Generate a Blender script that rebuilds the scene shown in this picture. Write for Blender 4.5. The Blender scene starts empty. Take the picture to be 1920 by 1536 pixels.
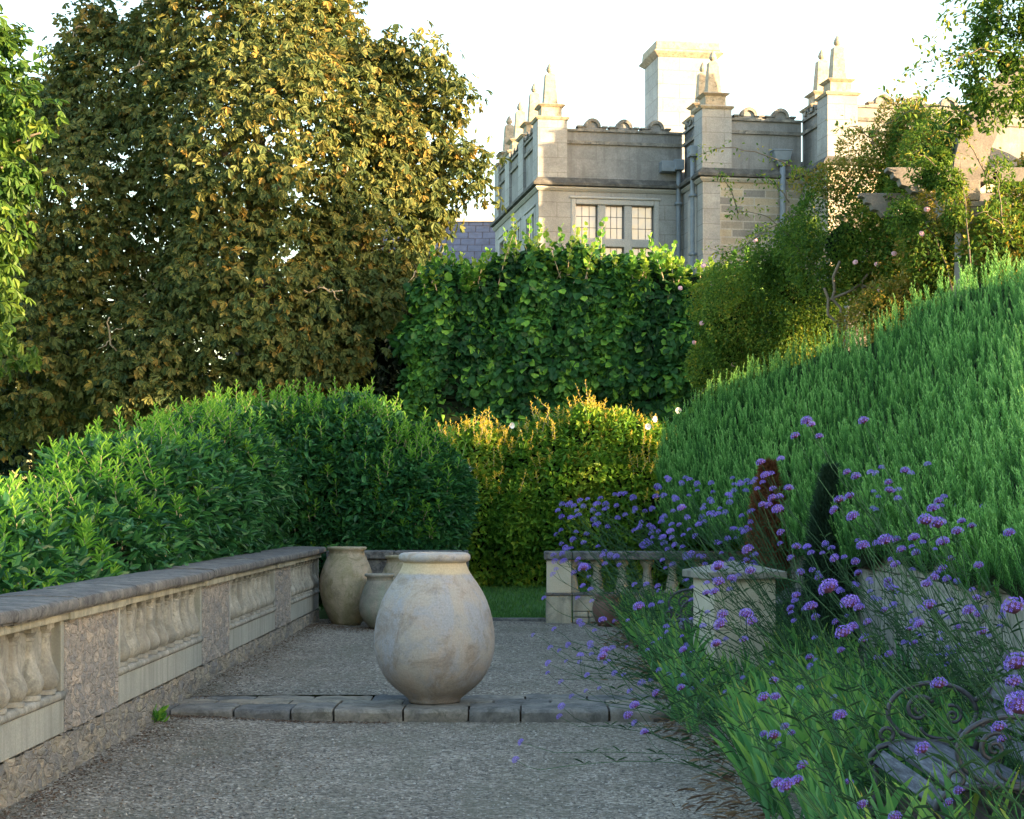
import bpy, math, random
import numpy as np
from mathutils import Matrix, Vector
R = np.random.RandomState(7); random.seed(7)
SC = bpy.context.scene; COL = SC.collection
F = 3400.0; VX, VY, EYE = 988.0, 950.0, 1.6
rad = math.radians
def at(px, py, Y): return np.array([(px-VX)*Y/F, Y, EYE-(py-VY)*Y/F])
def nrm(a): return a/np.maximum(np.linalg.norm(a, axis=-1, keepdims=True), 1e-9)

# ------------------------------------------------------------------ meshes
class Geo:
    def __init__(s): s.V=[]; s.Q=[]; s.T=[]; s.N=[]; s.n=0; s.tq=[]
    def add(s, V, Q=None, T=None, N=None, tint=None):
        V = np.asarray(V, float).reshape(-1,3)
        if Q is not None and len(Q): s.Q.append(np.asarray(Q)+s.n)
        if T is not None and len(T): s.T.append(np.asarray(T)+s.n)
        if N:
            for f in N: s.N.append([i+s.n for i in f])
        s.tq.append(np.full(len(V), .5) if tint is None else np.broadcast_to(tint, (len(V),)).astype(float))
        s.V.append(V); s.n += len(V); return s
    def box(s, x0,x1,y0,y1,z0,z1, M=None, tint=None):
        V = np.array([[x,y,z] for z in (z0,z1) for y in (y0,y1) for x in (x0,x1)], float)
        if M is not None: V = V@np.array(M.to_3x3()).T+np.array(M.translation)
        return s.add(V, [[0,2,3,1],[4,5,7,6],[0,1,5,4],[1,3,7,5],[3,2,6,7],[2,0,4,6]], tint=tint)
    def frus(s, cx,cy,z0,z1,a0,b0,a1,b1):
        V = [[cx+i*a/2, cy+j*b/2, z] for z,a,b in ((z0,a0,b0),(z1,a1,b1)) for j in (-1,1) for i in (-1,1)]
        return s.add(V, [[0,2,3,1],[4,5,7,6],[0,1,5,4],[1,3,7,5],[3,2,6,7],[2,0,4,6]])
    def lathe(s, c, prof, seg=24, jit=0, a0=0, a1=2*math.pi, sq=False):
        c=np.asarray(c,float); full = abs(a1-a0-2*math.pi)<1e-6; m = seg if full else seg+1
        a = a0+(a1-a0)*np.arange(m)/seg; V=[]
        for r,z in prof:
            rr = r*(1+jit*np.sin(3*a+z*7)*.5+jit*np.sin(2*a-z*4))
            V.append(np.c_[c[0]+rr*np.cos(a), c[1]+rr*np.sin(a), np.full(m,c[2]+z)])
        Q=[]
        for k in range(len(prof)-1):
            for i in range(seg):
                j=(i+1)%m; Q.append([k*m+i,k*m+j,(k+1)*m+j,(k+1)*m+i])
        return s.add(np.vstack(V), Q)
    def tube(s, pts, rads, seg=6, tint=None):
        P=np.asarray(pts,float); n=len(P); rads=np.broadcast_to(rads,(n,)).astype(float)
        T=nrm(np.gradient(P,axis=0)); up=np.array([0,0,1.]) if abs(T[0][2])<.9 else np.array([1.,0,0])
        V=[]
        S=nrm(np.cross(T[0],up))
        for i in range(n):
            S=nrm(S-T[i]*np.dot(S,T[i])); B=np.cross(T[i],S)
            a=2*np.pi*np.arange(seg)/seg
            V.append(P[i]+rads[i]*(np.cos(a)[:,None]*S+np.sin(a)[:,None]*B))
        Q=[[k*seg+i,k*seg+(i+1)%seg,(k+1)*seg+(i+1)%seg,(k+1)*seg+i] for k in range(n-1) for i in range(seg)]
        return s.add(np.vstack(V), Q, N=[list(range(seg))[::-1],[ (n-1)*seg+i for i in range(seg)]], tint=tint)
    def prism(s, poly, y0, y1, M=None):      # polygon in x,z pushed from y0 to y1
        n=len(poly); V=np.array([[x,y,z] for y in (y0,y1) for x,z in poly],float)
        if M is not None: V=V@np.array(M.to_3x3()).T+np.array(M.translation)
        return s.add(V, [[i,(i+1)%n,n+(i+1)%n,n+i] for i in range(n)], N=[list(range(n))[::-1],[n+i for i in range(n)]])
    def build(s, name, mat, parent=None, smooth=False, bevel=0, world=True):
        V=np.vstack(s.V)
        if parent is not None and world: V=V-np.array(ORI.get(parent.name,(0,0,0)))
        me=bpy.data.meshes.new(name)
        Q=np.vstack(s.Q) if s.Q else np.zeros((0,4),int); T=np.vstack(s.T) if s.T else np.zeros((0,3),int)
        tot=np.array([4]*len(Q)+[3]*len(T)+[len(f) for f in s.N],np.int32)
        li=np.concatenate([Q.ravel(),T.ravel(),np.array([i for f in s.N for i in f],int)]).astype(np.int32)
        me.vertices.add(len(V)); me.vertices.foreach_set('co',V.astype(np.float32).ravel())
        me.loops.add(len(li)); me.loops.foreach_set('vertex_index',li)
        me.polygons.add(len(tot)); st=np.concatenate([[0],np.cumsum(tot)[:-1]]).astype(np.int32)
        me.polygons.foreach_set('loop_start',st)
        try: me.polygons.foreach_set('loop_total',tot)
        except Exception: pass
        me.polygons.foreach_set('use_smooth',np.full(len(tot),smooth))
        at_=me.attributes.new('tint','FLOAT','POINT'); at_.data.foreach_set('value',np.concatenate(s.tq).astype(np.float32))
        me.update(); me.validate()
        me.materials.append(mat)
        o=bpy.data.objects.new(name,me); COL.objects.link(o)
        if parent is not None:
            o.parent=parent; ORI[o.name]=ORI.get(parent.name,(0,0,0))
        if bevel:
            b=o.modifiers.new('bevel','BEVEL'); b.width=bevel; b.segments=2; b.limit_method='ANGLE'
        return o
ORI={}
def tag(o,label=None,cat=None,group=None,kind=None):
    for k,v in (('label',label),('category',cat),('group',group),('kind',kind)):
        if v: o[k]=v
    return o
def thing(name,loc,label,cat,group=None,rz=0,local=False):
    o=bpy.data.objects.new(name,None); COL.objects.link(o); o.location=loc; o.rotation_euler.z=rz
    o.empty_display_size=.2
    ORI[o.name]=(0,0,0) if local else tuple(loc)
    return tag(o,label,cat,group)
def dup(o,loc=None,rz=None,label=None,group=None):
    kids={}
    for x in bpy.data.objects:
        if x.parent: kids.setdefault(x.parent,[]).append(x)
    def rec(a,par):
        c=a.copy(); COL.objects.link(c)
        if par: c.parent=par
        for k in kids.get(a,[]): rec(k,c)
        return c
    r=rec(o,None)
    if loc is not None: r.location=loc
    if rz is not None: r.rotation_euler.z=rz
    if label: r['label']=label
    if group: r['group']=group
    return r

# ------------------------------------------------------------------ materials
class NT:
    def __init__(s,name):
        s.m=bpy.data.materials.new(name); s.m.use_nodes=True; s.t=s.m.node_tree; s.t.nodes.clear()
        s.out=s.n('ShaderNodeOutputMaterial')
    def n(s,ty,**kw):
        x=s.t.nodes.new(ty)
        for k,v in kw.items():
            if k.startswith('i_'): x.inputs[k[2:].replace('_',' ')].default_value=v
            else: setattr(x,k,v)
        return x
    def l(s,a,b): s.t.links.new(a,b)
    def co(s,scale=(1,1,1)):
        c=s.n('ShaderNodeTexCoord'); m=s.n('ShaderNodeMapping'); m.inputs['Scale'].default_value=scale
        s.l(c.outputs['Object'],m.inputs['Vector']); return m.outputs[0]
    def noise(s,vec,scale,detail=4,rough=.6,dist=0):
        x=s.n('ShaderNodeTexNoise'); x.inputs['Scale'].default_value=scale; x.inputs['Detail'].default_value=detail
        x.inputs['Roughness'].default_value=rough; x.inputs['Distortion'].default_value=dist
        s.l(vec,x.inputs['Vector']); return x.outputs['Fac']
    def ramp(s,fac,stops):
        x=s.n('ShaderNodeValToRGB'); e=x.color_ramp.elements
        while len(e)<len(stops): e.new(.5)
        for i,(p,c) in enumerate(stops):
            e[i].position=p; e[i].color=(c,c,c,1) if isinstance(c,(int,float)) else (*c,1)
        s.l(fac,x.inputs['Fac']); return x.outputs['Color']
    def mix(s,fac,a,b,mode='MIX'):
        x=s.n('ShaderNodeMix',data_type='RGBA',blend_type=mode)
        for v,k in ((fac,0),(a,6),(b,7)):
            if hasattr(v,'is_linked'): s.l(v,x.inputs[k])
            elif k==0: x.inputs[0].default_value=v
            else: x.inputs[k].default_value=(*v,1) if len(v)==3 else v
        return x.outputs[2]
    def math(s,op,a,b=0):
        x=s.n('ShaderNodeMath',operation=op)
        for v,k in ((a,0),(b,1)):
            if hasattr(v,'is_linked'): s.l(v,x.inputs[k])
            else: x.inputs[k].default_value=v
        return x.outputs[0]
    def bump(s,h,strength=.5,dist=.01,nrm=None):
        b=s.n('ShaderNodeBump'); b.inputs['Strength'].default_value=strength; b.inputs['Distance'].default_value=dist
        s.l(h,b.inputs['Height'])
        if nrm is not None: s.l(nrm,b.inputs['Normal'])
        return b.outputs[0]
    def bsdf(s,col,rough=.8,nor=None,spec=.3,metal=0):
        p=s.n('ShaderNodeBsdfPrincipled'); p.inputs['Roughness'].default_value=rough
        p.inputs['Specular IOR Level'].default_value=spec; p.inputs['Metallic'].default_value=metal
        if hasattr(col,'is_linked'): s.l(col,p.inputs['Base Color'])
        else: p.inputs['Base Color'].default_value=(*col,1)
        if nor is not None: s.l(nor,p.inputs['Normal'])
        s.l(p.outputs[0],s.out.inputs[0]); return p
def leafmat(name,stops,transl=.35,rough=.45,tcol=None,spec=.4):
    t=NT(name); a=t.n('ShaderNodeAttribute',attribute_name='tint'); c=t.ramp(a.outputs['Fac'],stops)
    p=t.bsdf(c,rough,spec=spec)
    tr=t.n('ShaderNodeBsdfTranslucent')
    tc=t.mix(1.0,c,tcol or (1.0,1.0,.45),'MULTIPLY')
    g=t.n('ShaderNodeGamma'); g.inputs[1].default_value=.85; t.l(tc,g.inputs[0]); t.l(g.outputs[0],tr.inputs[0])
    m=t.n('ShaderNodeMixShader'); m.inputs[0].default_value=transl
    t.l(p.outputs[0],m.inputs[1]); t.l(tr.outputs[0],m.inputs[2]); t.l(m.outputs[0],t.out.inputs[0]); return t.m
def stonemat(name,cols,scale=2.5,bump=.4,grain=90,spots=None,rough=.9,streak=None,rnd=0):
    t=NT(name); v=t.co(); n1=t.noise(v,scale,7,.65,.3); c=t.ramp(n1,[(.28,cols[0]),(.5,cols[1]),(.72,cols[2])])
    n2=t.noise(v,grain,3,.7); c=t.mix(.35,c,t.ramp(n2,[(.3,.35),(.7,.95)]),'OVERLAY')
    if spots:
        n3=t.noise(v,scale*2.3,8,.75,.5); c=t.mix(t.ramp(n3,[(.5,0.),(.62,.85)]),c,spots)
    if streak:
        sv=t.co((9,9,.6)); n4=t.noise(sv,1.0,5,.6); c=t.mix(t.ramp(n4,[(.48,0.),(.68,.7)]),c,streak)
    if rnd:
        oi=t.n('ShaderNodeObjectInfo'); c=t.mix(rnd,c,t.ramp(oi.outputs['Random'],[(0,(.25,.27,.31)),(.5,(.5,.5,.5)),(1,(.75,.66,.54))]),'OVERLAY')
    h=t.math('ADD',t.math('MULTIPLY',n2,.4),t.noise(v,scale*8,6,.7))
    t.bsdf(c,rough,t.bump(h,bump,.012)); return t.m
def rubblemat(name,cols,scale=7,zs=1.7,bump=1.0):
    t=NT(name); v=t.co((1,1,zs)); 
    nz=t.n('ShaderNodeTexNoise'); nz.inputs['Scale'].default_value=5; t.l(v,nz.inputs['Vector'])
    vv=t.n('ShaderNodeMix',data_type='VECTOR'); vv.inputs[0].default_value=.12; t.l(v,vv.inputs[4]); t.l(nz.outputs['Color'],vv.inputs[5])
    vo=t.n('ShaderNodeTexVoronoi',feature='DISTANCE_TO_EDGE'); vo.inputs['Scale'].default_value=scale; t.l(vv.outputs[1],vo.inputs['Vector'])
    vc=t.n('ShaderNodeTexVoronoi'); vc.inputs['Scale'].default_value=scale; t.l(vv.outputs[1],vc.inputs['Vector'])
    sep=t.n('ShaderNodeSeparateColor'); t.l(vc.outputs['Color'],sep.inputs[0])
    c=t.ramp(sep.outputs[0],[(0,cols[0]),(.5,cols[1]),(1,cols[2])])
    n=t.noise(v,26,6,.75); c=t.mix(.6,c,t.ramp(n,[(.3,.25),(.65,1.)]),'OVERLAY')
    edge=t.ramp(vo.outputs['Distance'],[(.0,.35),(.09,1.)])
    c=t.mix(edge,cols[3],c)
    pit=t.ramp(t.noise(v,18,5,.8,.8),[(.33,0.),(.40,1.)]); c=t.mix(pit,(.07,.06,.05),c)
    h=t.math('ADD',t.math('MULTIPLY',edge,.7),t.math('ADD',t.math('MULTIPLY',pit,.5),n))
    t.bsdf(c,.95,t.bump(h,bump,.05)); return t.m
def plain(name,col,rough=.6,spec=.3,metal=0,var=.25,scale=12):
    t=NT(name); v=t.co(); n=t.noise(v,scale,5,.6)
    c=t.mix(var,col,t.ramp(n,[(.3,.2),(.7,1.)]),'OVERLAY'); t.bsdf(c,rough,t.bump(n,.15,.01),spec,metal); return t.m

M={}
M['coping']=stonemat('weathered_coping',[(.06,.06,.063),(.115,.113,.112),(.21,.20,.18)],5,.6,60,(.045,.045,.047))
M['lime']=stonemat('limestone',[(.22,.21,.165),(.31,.295,.23),(.37,.35,.28)],2.2,.35,80,(.20,.20,.17),streak=(.16,.16,.13))
M['limeclean']=stonemat('clean_limestone',[(.21,.22,.195),(.27,.275,.245),(.32,.32,.285)],2,.25,80,streak=(.19,.19,.17))
M['balus']=stonemat('baluster_stone',[(.15,.15,.135),(.25,.245,.215),(.38,.37,.33)],4,.6,60,(.14,.14,.125),streak=(.17,.16,.14))
M['rubble']=rubblemat('rubble_stone',[(.30,.27,.235),(.20,.20,.20),(.37,.32,.27),(.30,.26,.22)],15,1.3,.7)
M['rubblebase']=rubblemat('rubble_footing',[(.27,.245,.19),(.17,.17,.17),(.32,.28,.22),(.25,.22,.18)],12,1.3,.7)
M['pedestal']=stonemat('pedestal_stone',[(.36,.32,.24),(.44,.40,.31),(.49,.45,.36)],1.8,.2,90)
M['slab']=stonemat('flagstone',[(.07,.07,.07),(.155,.148,.138),(.25,.23,.195)],3.2,.6,45,(.08,.08,.07),rnd=.8)
# building ashlar
def ashlar(name,cols,bw,bh,mort,mc,stain=None,spots=None):
    t=NT(name); c0=t.n('ShaderNodeTexCoord'); sp=t.n('ShaderNodeSeparateXYZ'); t.l(c0.outputs['Object'],sp.inputs[0])
    cb=t.n('ShaderNodeCombineXYZ'); t.l(t.math('ADD',sp.outputs[0],sp.outputs[1]),cb.inputs[0]); t.l(sp.outputs[2],cb.inputs[1])
    b=t.n('ShaderNodeTexBrick'); t.l(cb.outputs[0],b.inputs['Vector']); b.inputs['Scale'].default_value=1
    b.inputs['Brick Width'].default_value=bw; b.inputs['Row Height'].default_value=bh; b.inputs['Mortar Size'].default_value=mort
    b.inputs['Color1'].default_value=(*cols[0],1); b.inputs['Color2'].default_value=(*cols[1],1); b.inputs['Mortar'].default_value=(*mc,1)
    v=c0.outputs['Object']; n=t.noise(v,1.6,7,.65,.4); n2=t.noise(v,30,5,.7)
    c=t.mix(.5,b.outputs['Color'],t.ramp(n,[(.25,.25),(.75,.8)]),'OVERLAY'); c=t.mix(.3,c,t.ramp(n2,[(.3,.2),(.7,.9)]),'OVERLAY')
    if stain:
        sv=t.co((5,5,.5)); n4=t.noise(sv,1,6,.65); c=t.mix(t.ramp(n4,[(.5,0.),(.7,.75)]),c,stain)
    if spots: c=t.mix(t.ramp(t.noise(v,3.2,8,.75),[(.5,0.),(.68,.7)]),c,spots)
    t.bsdf(c,.92,t.bump(n2,.25,.01)); return t.m
M['ashlar']=ashlar('house_ashlar',[(.33,.33,.325),(.30,.30,.297)],.9,.36,.009,(.22,.21,.20),None,(.25,.245,.24))
M['parapet']=ashlar('parapet_stone',[(.25,.25,.25),(.215,.216,.218)],1.0,.42,.005,(.2,.2,.2),(.14,.14,.145),(.17,.17,.175))
M['coursed']=ashlar('coursed_rubble',[(.42,.35,.25),(.20,.19,.18)],.55,.19,.016,(.38,.35,.31))
M['mould']=stonemat('house_moulding',[(.10,.10,.09),(.19,.18,.165),(.36,.33,.28)],3.5,.4,40,(.085,.085,.08))
M['trim']=stonemat('window_stone',[(.32,.32,.315),(.38,.375,.365),(.42,.415,.40)],1.5,.2,40)
M['pinn']=stonemat('pinnacle_stone',[(.24,.21,.16),(.36,.31,.24),(.44,.39,.31)],5,.4,60,(.17,.16,.13))
M['lead']=plain('lead_grey',(.22,.255,.30),.55,.4,.0,.2,6)
def glassmat():
    t=NT('leaded_glass'); c0=t.n('ShaderNodeTexCoord'); sp=t.n('ShaderNodeSeparateXYZ'); t.l(c0.outputs['Object'],sp.inputs[0])
    n=t.noise(c0.outputs['Object'],1.5,2); p=t.bsdf((.60,.47,.40),.16,t.bump(n,.25,.08),.7,.2); return t.m  # pinkish base colour stands in for the reflected sunset sky
M['glass']=glassmat()
M['came']=plain('lead_came',(.10,.10,.11),.6)
def slatemat():
    t=NT('roof_slate'); c0=t.n('ShaderNodeTexCoord'); sp=t.n('ShaderNodeSeparateXYZ'); t.l(c0.outputs['Object'],sp.inputs[0])
    cb=t.n('ShaderNodeCombineXYZ'); t.l(sp.outputs[0],cb.inputs[0]); t.l(t.math('MULTIPLY',sp.outputs[2],1.4),cb.inputs[1])
    b=t.n('ShaderNodeTexBrick'); t.l(cb.outputs[0],b.inputs['Vector']); b.inputs['Scale'].default_value=1
    b.inputs['Brick Width'].default_value=.45; b.inputs['Row Height'].default_value=.36; b.inputs['Mortar Size'].default_value=.018
    b.inputs['Color1'].default_value=(.02,.034,.075,1); b.inputs['Color2'].default_value=(.028,.044,.092,1); b.inputs['Mortar'].default_value=(.01,.014,.03,1)
    c=t.mix(.5,b.outputs['Color'],t.ramp(t.noise(c0.outputs['Object'],3,6,.7),[(.3,.2),(.7,.9)]),'OVERLAY')
    t.bsdf(c,.6,t.bump(b.outputs['Fac'],.5,.02)); return t.m
M['slate']=slatemat()
# terracotta jars
def jarmat(name,cols,spots,dark,top):
    t=NT(name); v=t.co(); sv=t.co((1,1,.45))
    c=t.ramp(t.noise(v,2.4,8,.68,.6),[(.36,cols[0]),(.48,cols[1]),(.60,cols[2])])
    c=t.mix(t.ramp(t.noise(sv,4.5,7,.72,.6),[(.46,0.),(.60,.85)]),c,cols[3])
    c=t.mix(t.ramp(t.noise(v,3.9,8,.74,1.),[(.50,0.),(.63,.7)]),c,spots)
    c=t.mix(t.ramp(t.noise(v,12,6,.75,.5),[(.60,0.),(.68,.5)]),c,dark)
    sp=t.n('ShaderNodeSeparateXYZ'); t.l(v,sp.inputs[0])
    z=t.math('MULTIPLY',t.math('ADD',sp.outputs[2],t.math('MULTIPLY',t.noise(v,5,4),.05)),.5)
    low_=t.math('MULTIPLY',t.ramp(z,[(.02,1.),(.2,0.)]),t.ramp(t.noise(v,5,7,.7),[(.35,0.),(.6,.85)])); c=t.mix(low_,c,spots)
    if top: c=t.mix(t.math('MULTIPLY',t.ramp(z,[(top[0]/2,0.),(top[0]/2+.01,.8)]),t.ramp(z,[(top[1]/2,1.),(top[1]/2+.01,0.)])),c,top[2])
    n2=t.noise(v,70,4,.7); c=t.mix(.3,c,t.ramp(n2,[(.3,.3),(.7,.85)]),'OVERLAY')
    h=t.math('ADD',t.noise(t.co((1,1,6)),9,4),t.math('MULTIPLY',n2,.5))
    t.bsdf(c,.85,t.bump(h,.25,.01)); return t.m
M['jar']=jarmat('pale_terracotta',[(.28,.265,.26),(.36,.315,.27),(.37,.30,.25),(.30,.295,.31)],(.22,.17,.13),(.13,.11,.10),(1.07,1.17,(.50,.39,.24)))
M['jar2']=jarmat('mossy_terracotta',[(.20,.17,.125),(.33,.275,.20),(.42,.34,.26),(.24,.215,.13)],(.16,.14,.075),(.07,.055,.04),None)
M['jar3']=jarmat('grey_green_terracotta',[(.18,.17,.14),(.27,.24,.20),(.36,.29,.23),(.22,.235,.19)],(.16,.17,.12),(.09,.075,.06),None)
M['redpot']=plain('red_terracotta',(.15,.09,.07),.85,.2)
M['bark']=stonemat('bark',[(.10,.08,.06),(.19,.155,.12),(.27,.23,.18)],8,.6,30)
M['twig']=plain('twig_bark',(.42,.33,.23),.8,.2)
M['vine']=plain('rose_stem_bark',(.17,.14,.11),.8,.2)
M['deadtwig']=plain('hedge_wood',(.12,.08,.05),.9,.1)
M['iron']=plain('black_iron',(.035,.035,.045),.5,.5,0,.4,30)
M['stemg']=leafmat('verbena_stem_green',[(0,(.014,.045,.02)),(1,(.05,.115,.05))],.1,.7,spec=.15)
def woodmat():
    t=NT('grey_bench_wood'); v=t.co((14,1.2,14)); n=t.noise(v,3,7,.75,.3)
    c=t.ramp(n,[(.3,(.02,.021,.027)),(.5,(.075,.08,.10)),(.7,(.22,.23,.26))]); n2=t.noise(t.co(),6,5,.7)
    c=t.mix(t.ramp(n2,[(.45,0.),(.7,.6)]),c,(.03,.035,.035)); t.bsdf(c,.8,t.bump(n,.5,.006)); return t.m
M['wood']=woodmat()
# gravel
def gravelmat():
    t=NT('gravel_surface'); v=t.co()
    vo=t.n('ShaderNodeTexVoronoi'); vo.inputs['Scale'].default_value=55; t.l(v,vo.inputs['Vector'])
    sep=t.n('ShaderNodeSeparateColor'); t.l(vo.outputs['Color'],sep.inputs[0])
    c=t.ramp(sep.outputs[0],[(0,(.07,.062,.055)),(.45,(.225,.192,.152)),(.85,(.33,.285,.228)),(1,(.50,.46,.41))])
    n=t.noise(v,1.1,6,.65,.5); c=t.mix(.55,c,t.ramp(n,[(.3,.28),(.7,.72)]),'OVERLAY')
    n3=t.noise(v,14,6,.8); c=t.mix(.5,c,t.ramp(n3,[(.3,.15),(.7,.85)]),'OVERLAY')
    sp=t.n('ShaderNodeSeparateXYZ'); t.l(v,sp.inputs[0])
    edge=t.math('MULTIPLY',t.ramp(t.math('ADD',t.math('MULTIPLY',sp.outputs[0],-.5),t.math('MULTIPLY',n3,.55)),[(1.42,0.),(1.52,1.)]),.8)
    c=t.mix(t.ramp(t.noise(v,6,7,.75),[(.55,0.),(.66,.6)]),c,(.10,.08,.065)); c=t.mix(t.ramp(t.noise(t.co((1,.35,1)),1.9,6,.7),[(.46,0.),(.66,.6)]),c,(.15,.14,.10))
    h=t.math('ADD',vo.outputs['Distance'],t.math('MULTIPLY',n3,1.2))
    t.bsdf(c,.95,t.bump(h,.9,.02)); return t.m
M['gravel']=gravelmat()
M['soil']=stonemat('soil',[(.035,.026,.02),(.06,.045,.033),(.10,.075,.055)],5,.8,40)
M['lawn']=stonemat('lawn_ground',[(.03,.08,.025),(.05,.13,.035),(.07,.16,.05)],3,.5,120)
M['stones']=leafmat('loose_stones',[(0,(.10,.09,.08)),(.5,(.22,.20,.175)),(1,(.40,.375,.335))],0,.9)
M['litter']=leafmat('dead_leaves',[(0,(.06,.035,.025)),(.5,(.13,.085,.06)),(1,(.30,.21,.13))],.1,.8)
M['grass']=leafmat('grass_blades',[(0,(.03,.11,.025)),(1,(.09,.24,.05))],.3,.6)
G=lambda *a:[(i/(len(a)-1),c) for i,c in enumerate(a)]
M['chest']=leafmat('rusty_chestnut_leaf',G((.035,.065,.03),(.065,.10,.036),(.115,.14,.045),(.175,.17,.052),(.34,.205,.05)),.25,.55,spec=.15)
M['chestg']=leafmat('green_chestnut_leaf',G((.02,.065,.016),(.04,.10,.02),(.085,.155,.024),(.17,.21,.035)),.3,.5,spec=.2)
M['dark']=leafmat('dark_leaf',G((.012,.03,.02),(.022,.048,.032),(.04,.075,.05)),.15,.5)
M['laurel']=leafmat('laurel_leaf',G((.01,.055,.02),(.02,.09,.032),(.035,.135,.042),(.06,.19,.05)),.2,.40,spec=.3)
M['shoot']=leafmat('laurel_shoot',G((.05,.19,.035),(.09,.27,.04),(.15,.35,.05),(.26,.45,.06)),.4,.45,spec=.2)
M['limeh']=leafmat('lime_leaf',G((.014,.055,.018),(.028,.10,.028),(.055,.165,.035),(.17,.36,.05)),.3,.45,spec=.2)
M['limey']=leafmat('lime_shoot_leaf',G((.10,.22,.04),(.19,.32,.05),(.30,.42,.07)),.45,.4)
M['gold']=leafmat('golden_hedge_leaf',G((.025,.095,.016),(.055,.16,.02),(.12,.26,.03),(.30,.39,.05)),.3,.45,spec=.2)
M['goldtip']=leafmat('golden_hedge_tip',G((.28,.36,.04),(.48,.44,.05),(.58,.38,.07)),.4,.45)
M['rose']=leafmat('rose_leaf',G((.035,.09,.02),(.08,.17,.03),(.16,.25,.04),(.34,.30,.05)),.45,.5,spec=.15)
M['rose_yellow_lit']=leafmat('rose_leaf_yellow',G((.12,.16,.03),(.26,.25,.04),(.38,.24,.06)),.4,.45)  # yellow-orange leaf colour, also standing in for sunlight on the climbing rose
M['rosemary']=leafmat('rosemary_needle',G((.02,.085,.024),(.06,.19,.05),(.15,.37,.095),(.33,.60,.19)),.25,.6,spec=.15)
M['conbrown']=leafmat('brown_conifer_leaf',G((.07,.03,.015),(.14,.06,.03),(.20,.09,.045)),.05,.9,spec=.05)
M['congreen']=leafmat('dark_conifer_leaf',G((.012,.03,.02),(.025,.055,.035),(.04,.08,.05)),.1,.8,spec=.1)
M['iris']=leafmat('iris_leaf',G((.035,.13,.06),(.06,.20,.075),(.11,.28,.075),(.22,.38,.08),(.42,.34,.08)),.3,.42,spec=.25)
M['petal']=leafmat('verbena_petal',G((.06,.03,.30),(.13,.075,.53),(.23,.15,.74),(.38,.28,.88)),.25,.7,tcol=(1,.9,1))
M['calyx']=leafmat('verbena_calyx',G((.07,.02,.05),(.13,.05,.10)),.1,.8)
M['pink']=plain('pink_petal',(.80,.45,.50),.7,.2,0,.1); M['white']=plain('white_petal',(.8,.8,.82),.7,.2,0,.05)
M['pergstone']=stonemat('pergola_stone',[(.13,.12,.11),(.19,.175,.16),(.25,.23,.20)],2.5,.3,50)
M['beamwood']=stonemat('pergola_timber',[(.12,.11,.105),(.18,.165,.155),(.24,.22,.20)],3,.4,50)
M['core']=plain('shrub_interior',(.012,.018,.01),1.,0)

# ------------------------------------------------------------------ leaf helpers
T_OV=(np.array([[0,0,0],[.5,.28,.07],[.42,.68,.04],[0,1,-.12],[-.42,.68,.04],[-.5,.28,.07]]),np.array([[0,1,2,3],[0,3,4,5]]))
T_RD=(np.array([[0,0,0],[.5,.12,.03],[.47,.66,.05],[0,1,-.1],[-.47,.66,.05],[-.5,.12,.03]]),np.array([[0,1,2,3],[0,3,4,5]]))
T_CH=(np.array([[0,0,0],[.3,.35,.04],[.5,.75,.02],[0,1.05,-.15],[-.5,.75,.02],[-.3,.35,.04]]),np.array([[0,1,2,3],[0,3,4,5]]))
T_DI=(np.array([[0,0,0],[.5,.45,.05],[0,1,-.05],[-.5,.45,.05]]),np.array([[0,1,2,3]]))
def leaves(g,P,D,N,L,W,tm,tint):
    n=len(P); D=nrm(D); S=nrm(np.cross(D,N)); N=np.cross(S,D); T,Fc=tm; k=len(T)
    L=np.broadcast_to(L,(n,))[:,None,None]; W=np.broadcast_to(W,(n,))[:,None,None]
    V=P[:,None]+S[:,None]*T[None,:,0:1]*W+D[:,None]*T[None,:,1:2]*L+N[:,None]*T[None,:,2:3]*L
    Q=(Fc[None]+np.arange(n)[:,None,None]*k).reshape(-1,4)
    g.add(V.reshape(-1,3),Q,tint=np.repeat(np.broadcast_to(tint,(n,)),k))
def rdir(n): return nrm(R.normal(size=(n,3)))
_nw=R.normal(size=(6,3)); _np=R.rand(6)*6
def lump(P,s): return sum(np.sin(P@_nw[i]*s*(1+.4*i)+_np[i]) for i in range(6))/3
def blob_pts(blobs,n,depth=.12,amp=.1,ls=1.2,keep=.9,front=None):
    C=np.array([b[0] for b in blobs],float); Rr=np.array([b[1] if hasattr(b[1],'__len__') else (b[1],)*3 for b in blobs],float)
    w=np.prod(Rr,axis=1)**(2/3); m=int(n*2.6); idx=R.choice(len(C),m,p=w/w.sum()); d=rdir(m)
    if front is not None:
        fl=(d@np.array([front])[0]<-.15)&(R.rand(m)<.85); d[fl]*=-1
    rr=1-np.abs(R.normal(size=m))*depth
    P=C[idx]+d*Rr[idx]*rr[:,None]; P=P+d*Rr[idx]*(lump(P,ls)*amp)[:,None]
    ok=np.ones(m,bool)
    for j in range(len(C)):
        q=np.linalg.norm((P-C[j])/Rr[j],axis=1); ok&=~((q<keep)&(idx!=j)&(R.rand(m)<.93))
    P=P[ok][:n]; N=nrm(d[ok][:n]/Rr[idx[ok][:n]]); return P,N
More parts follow.
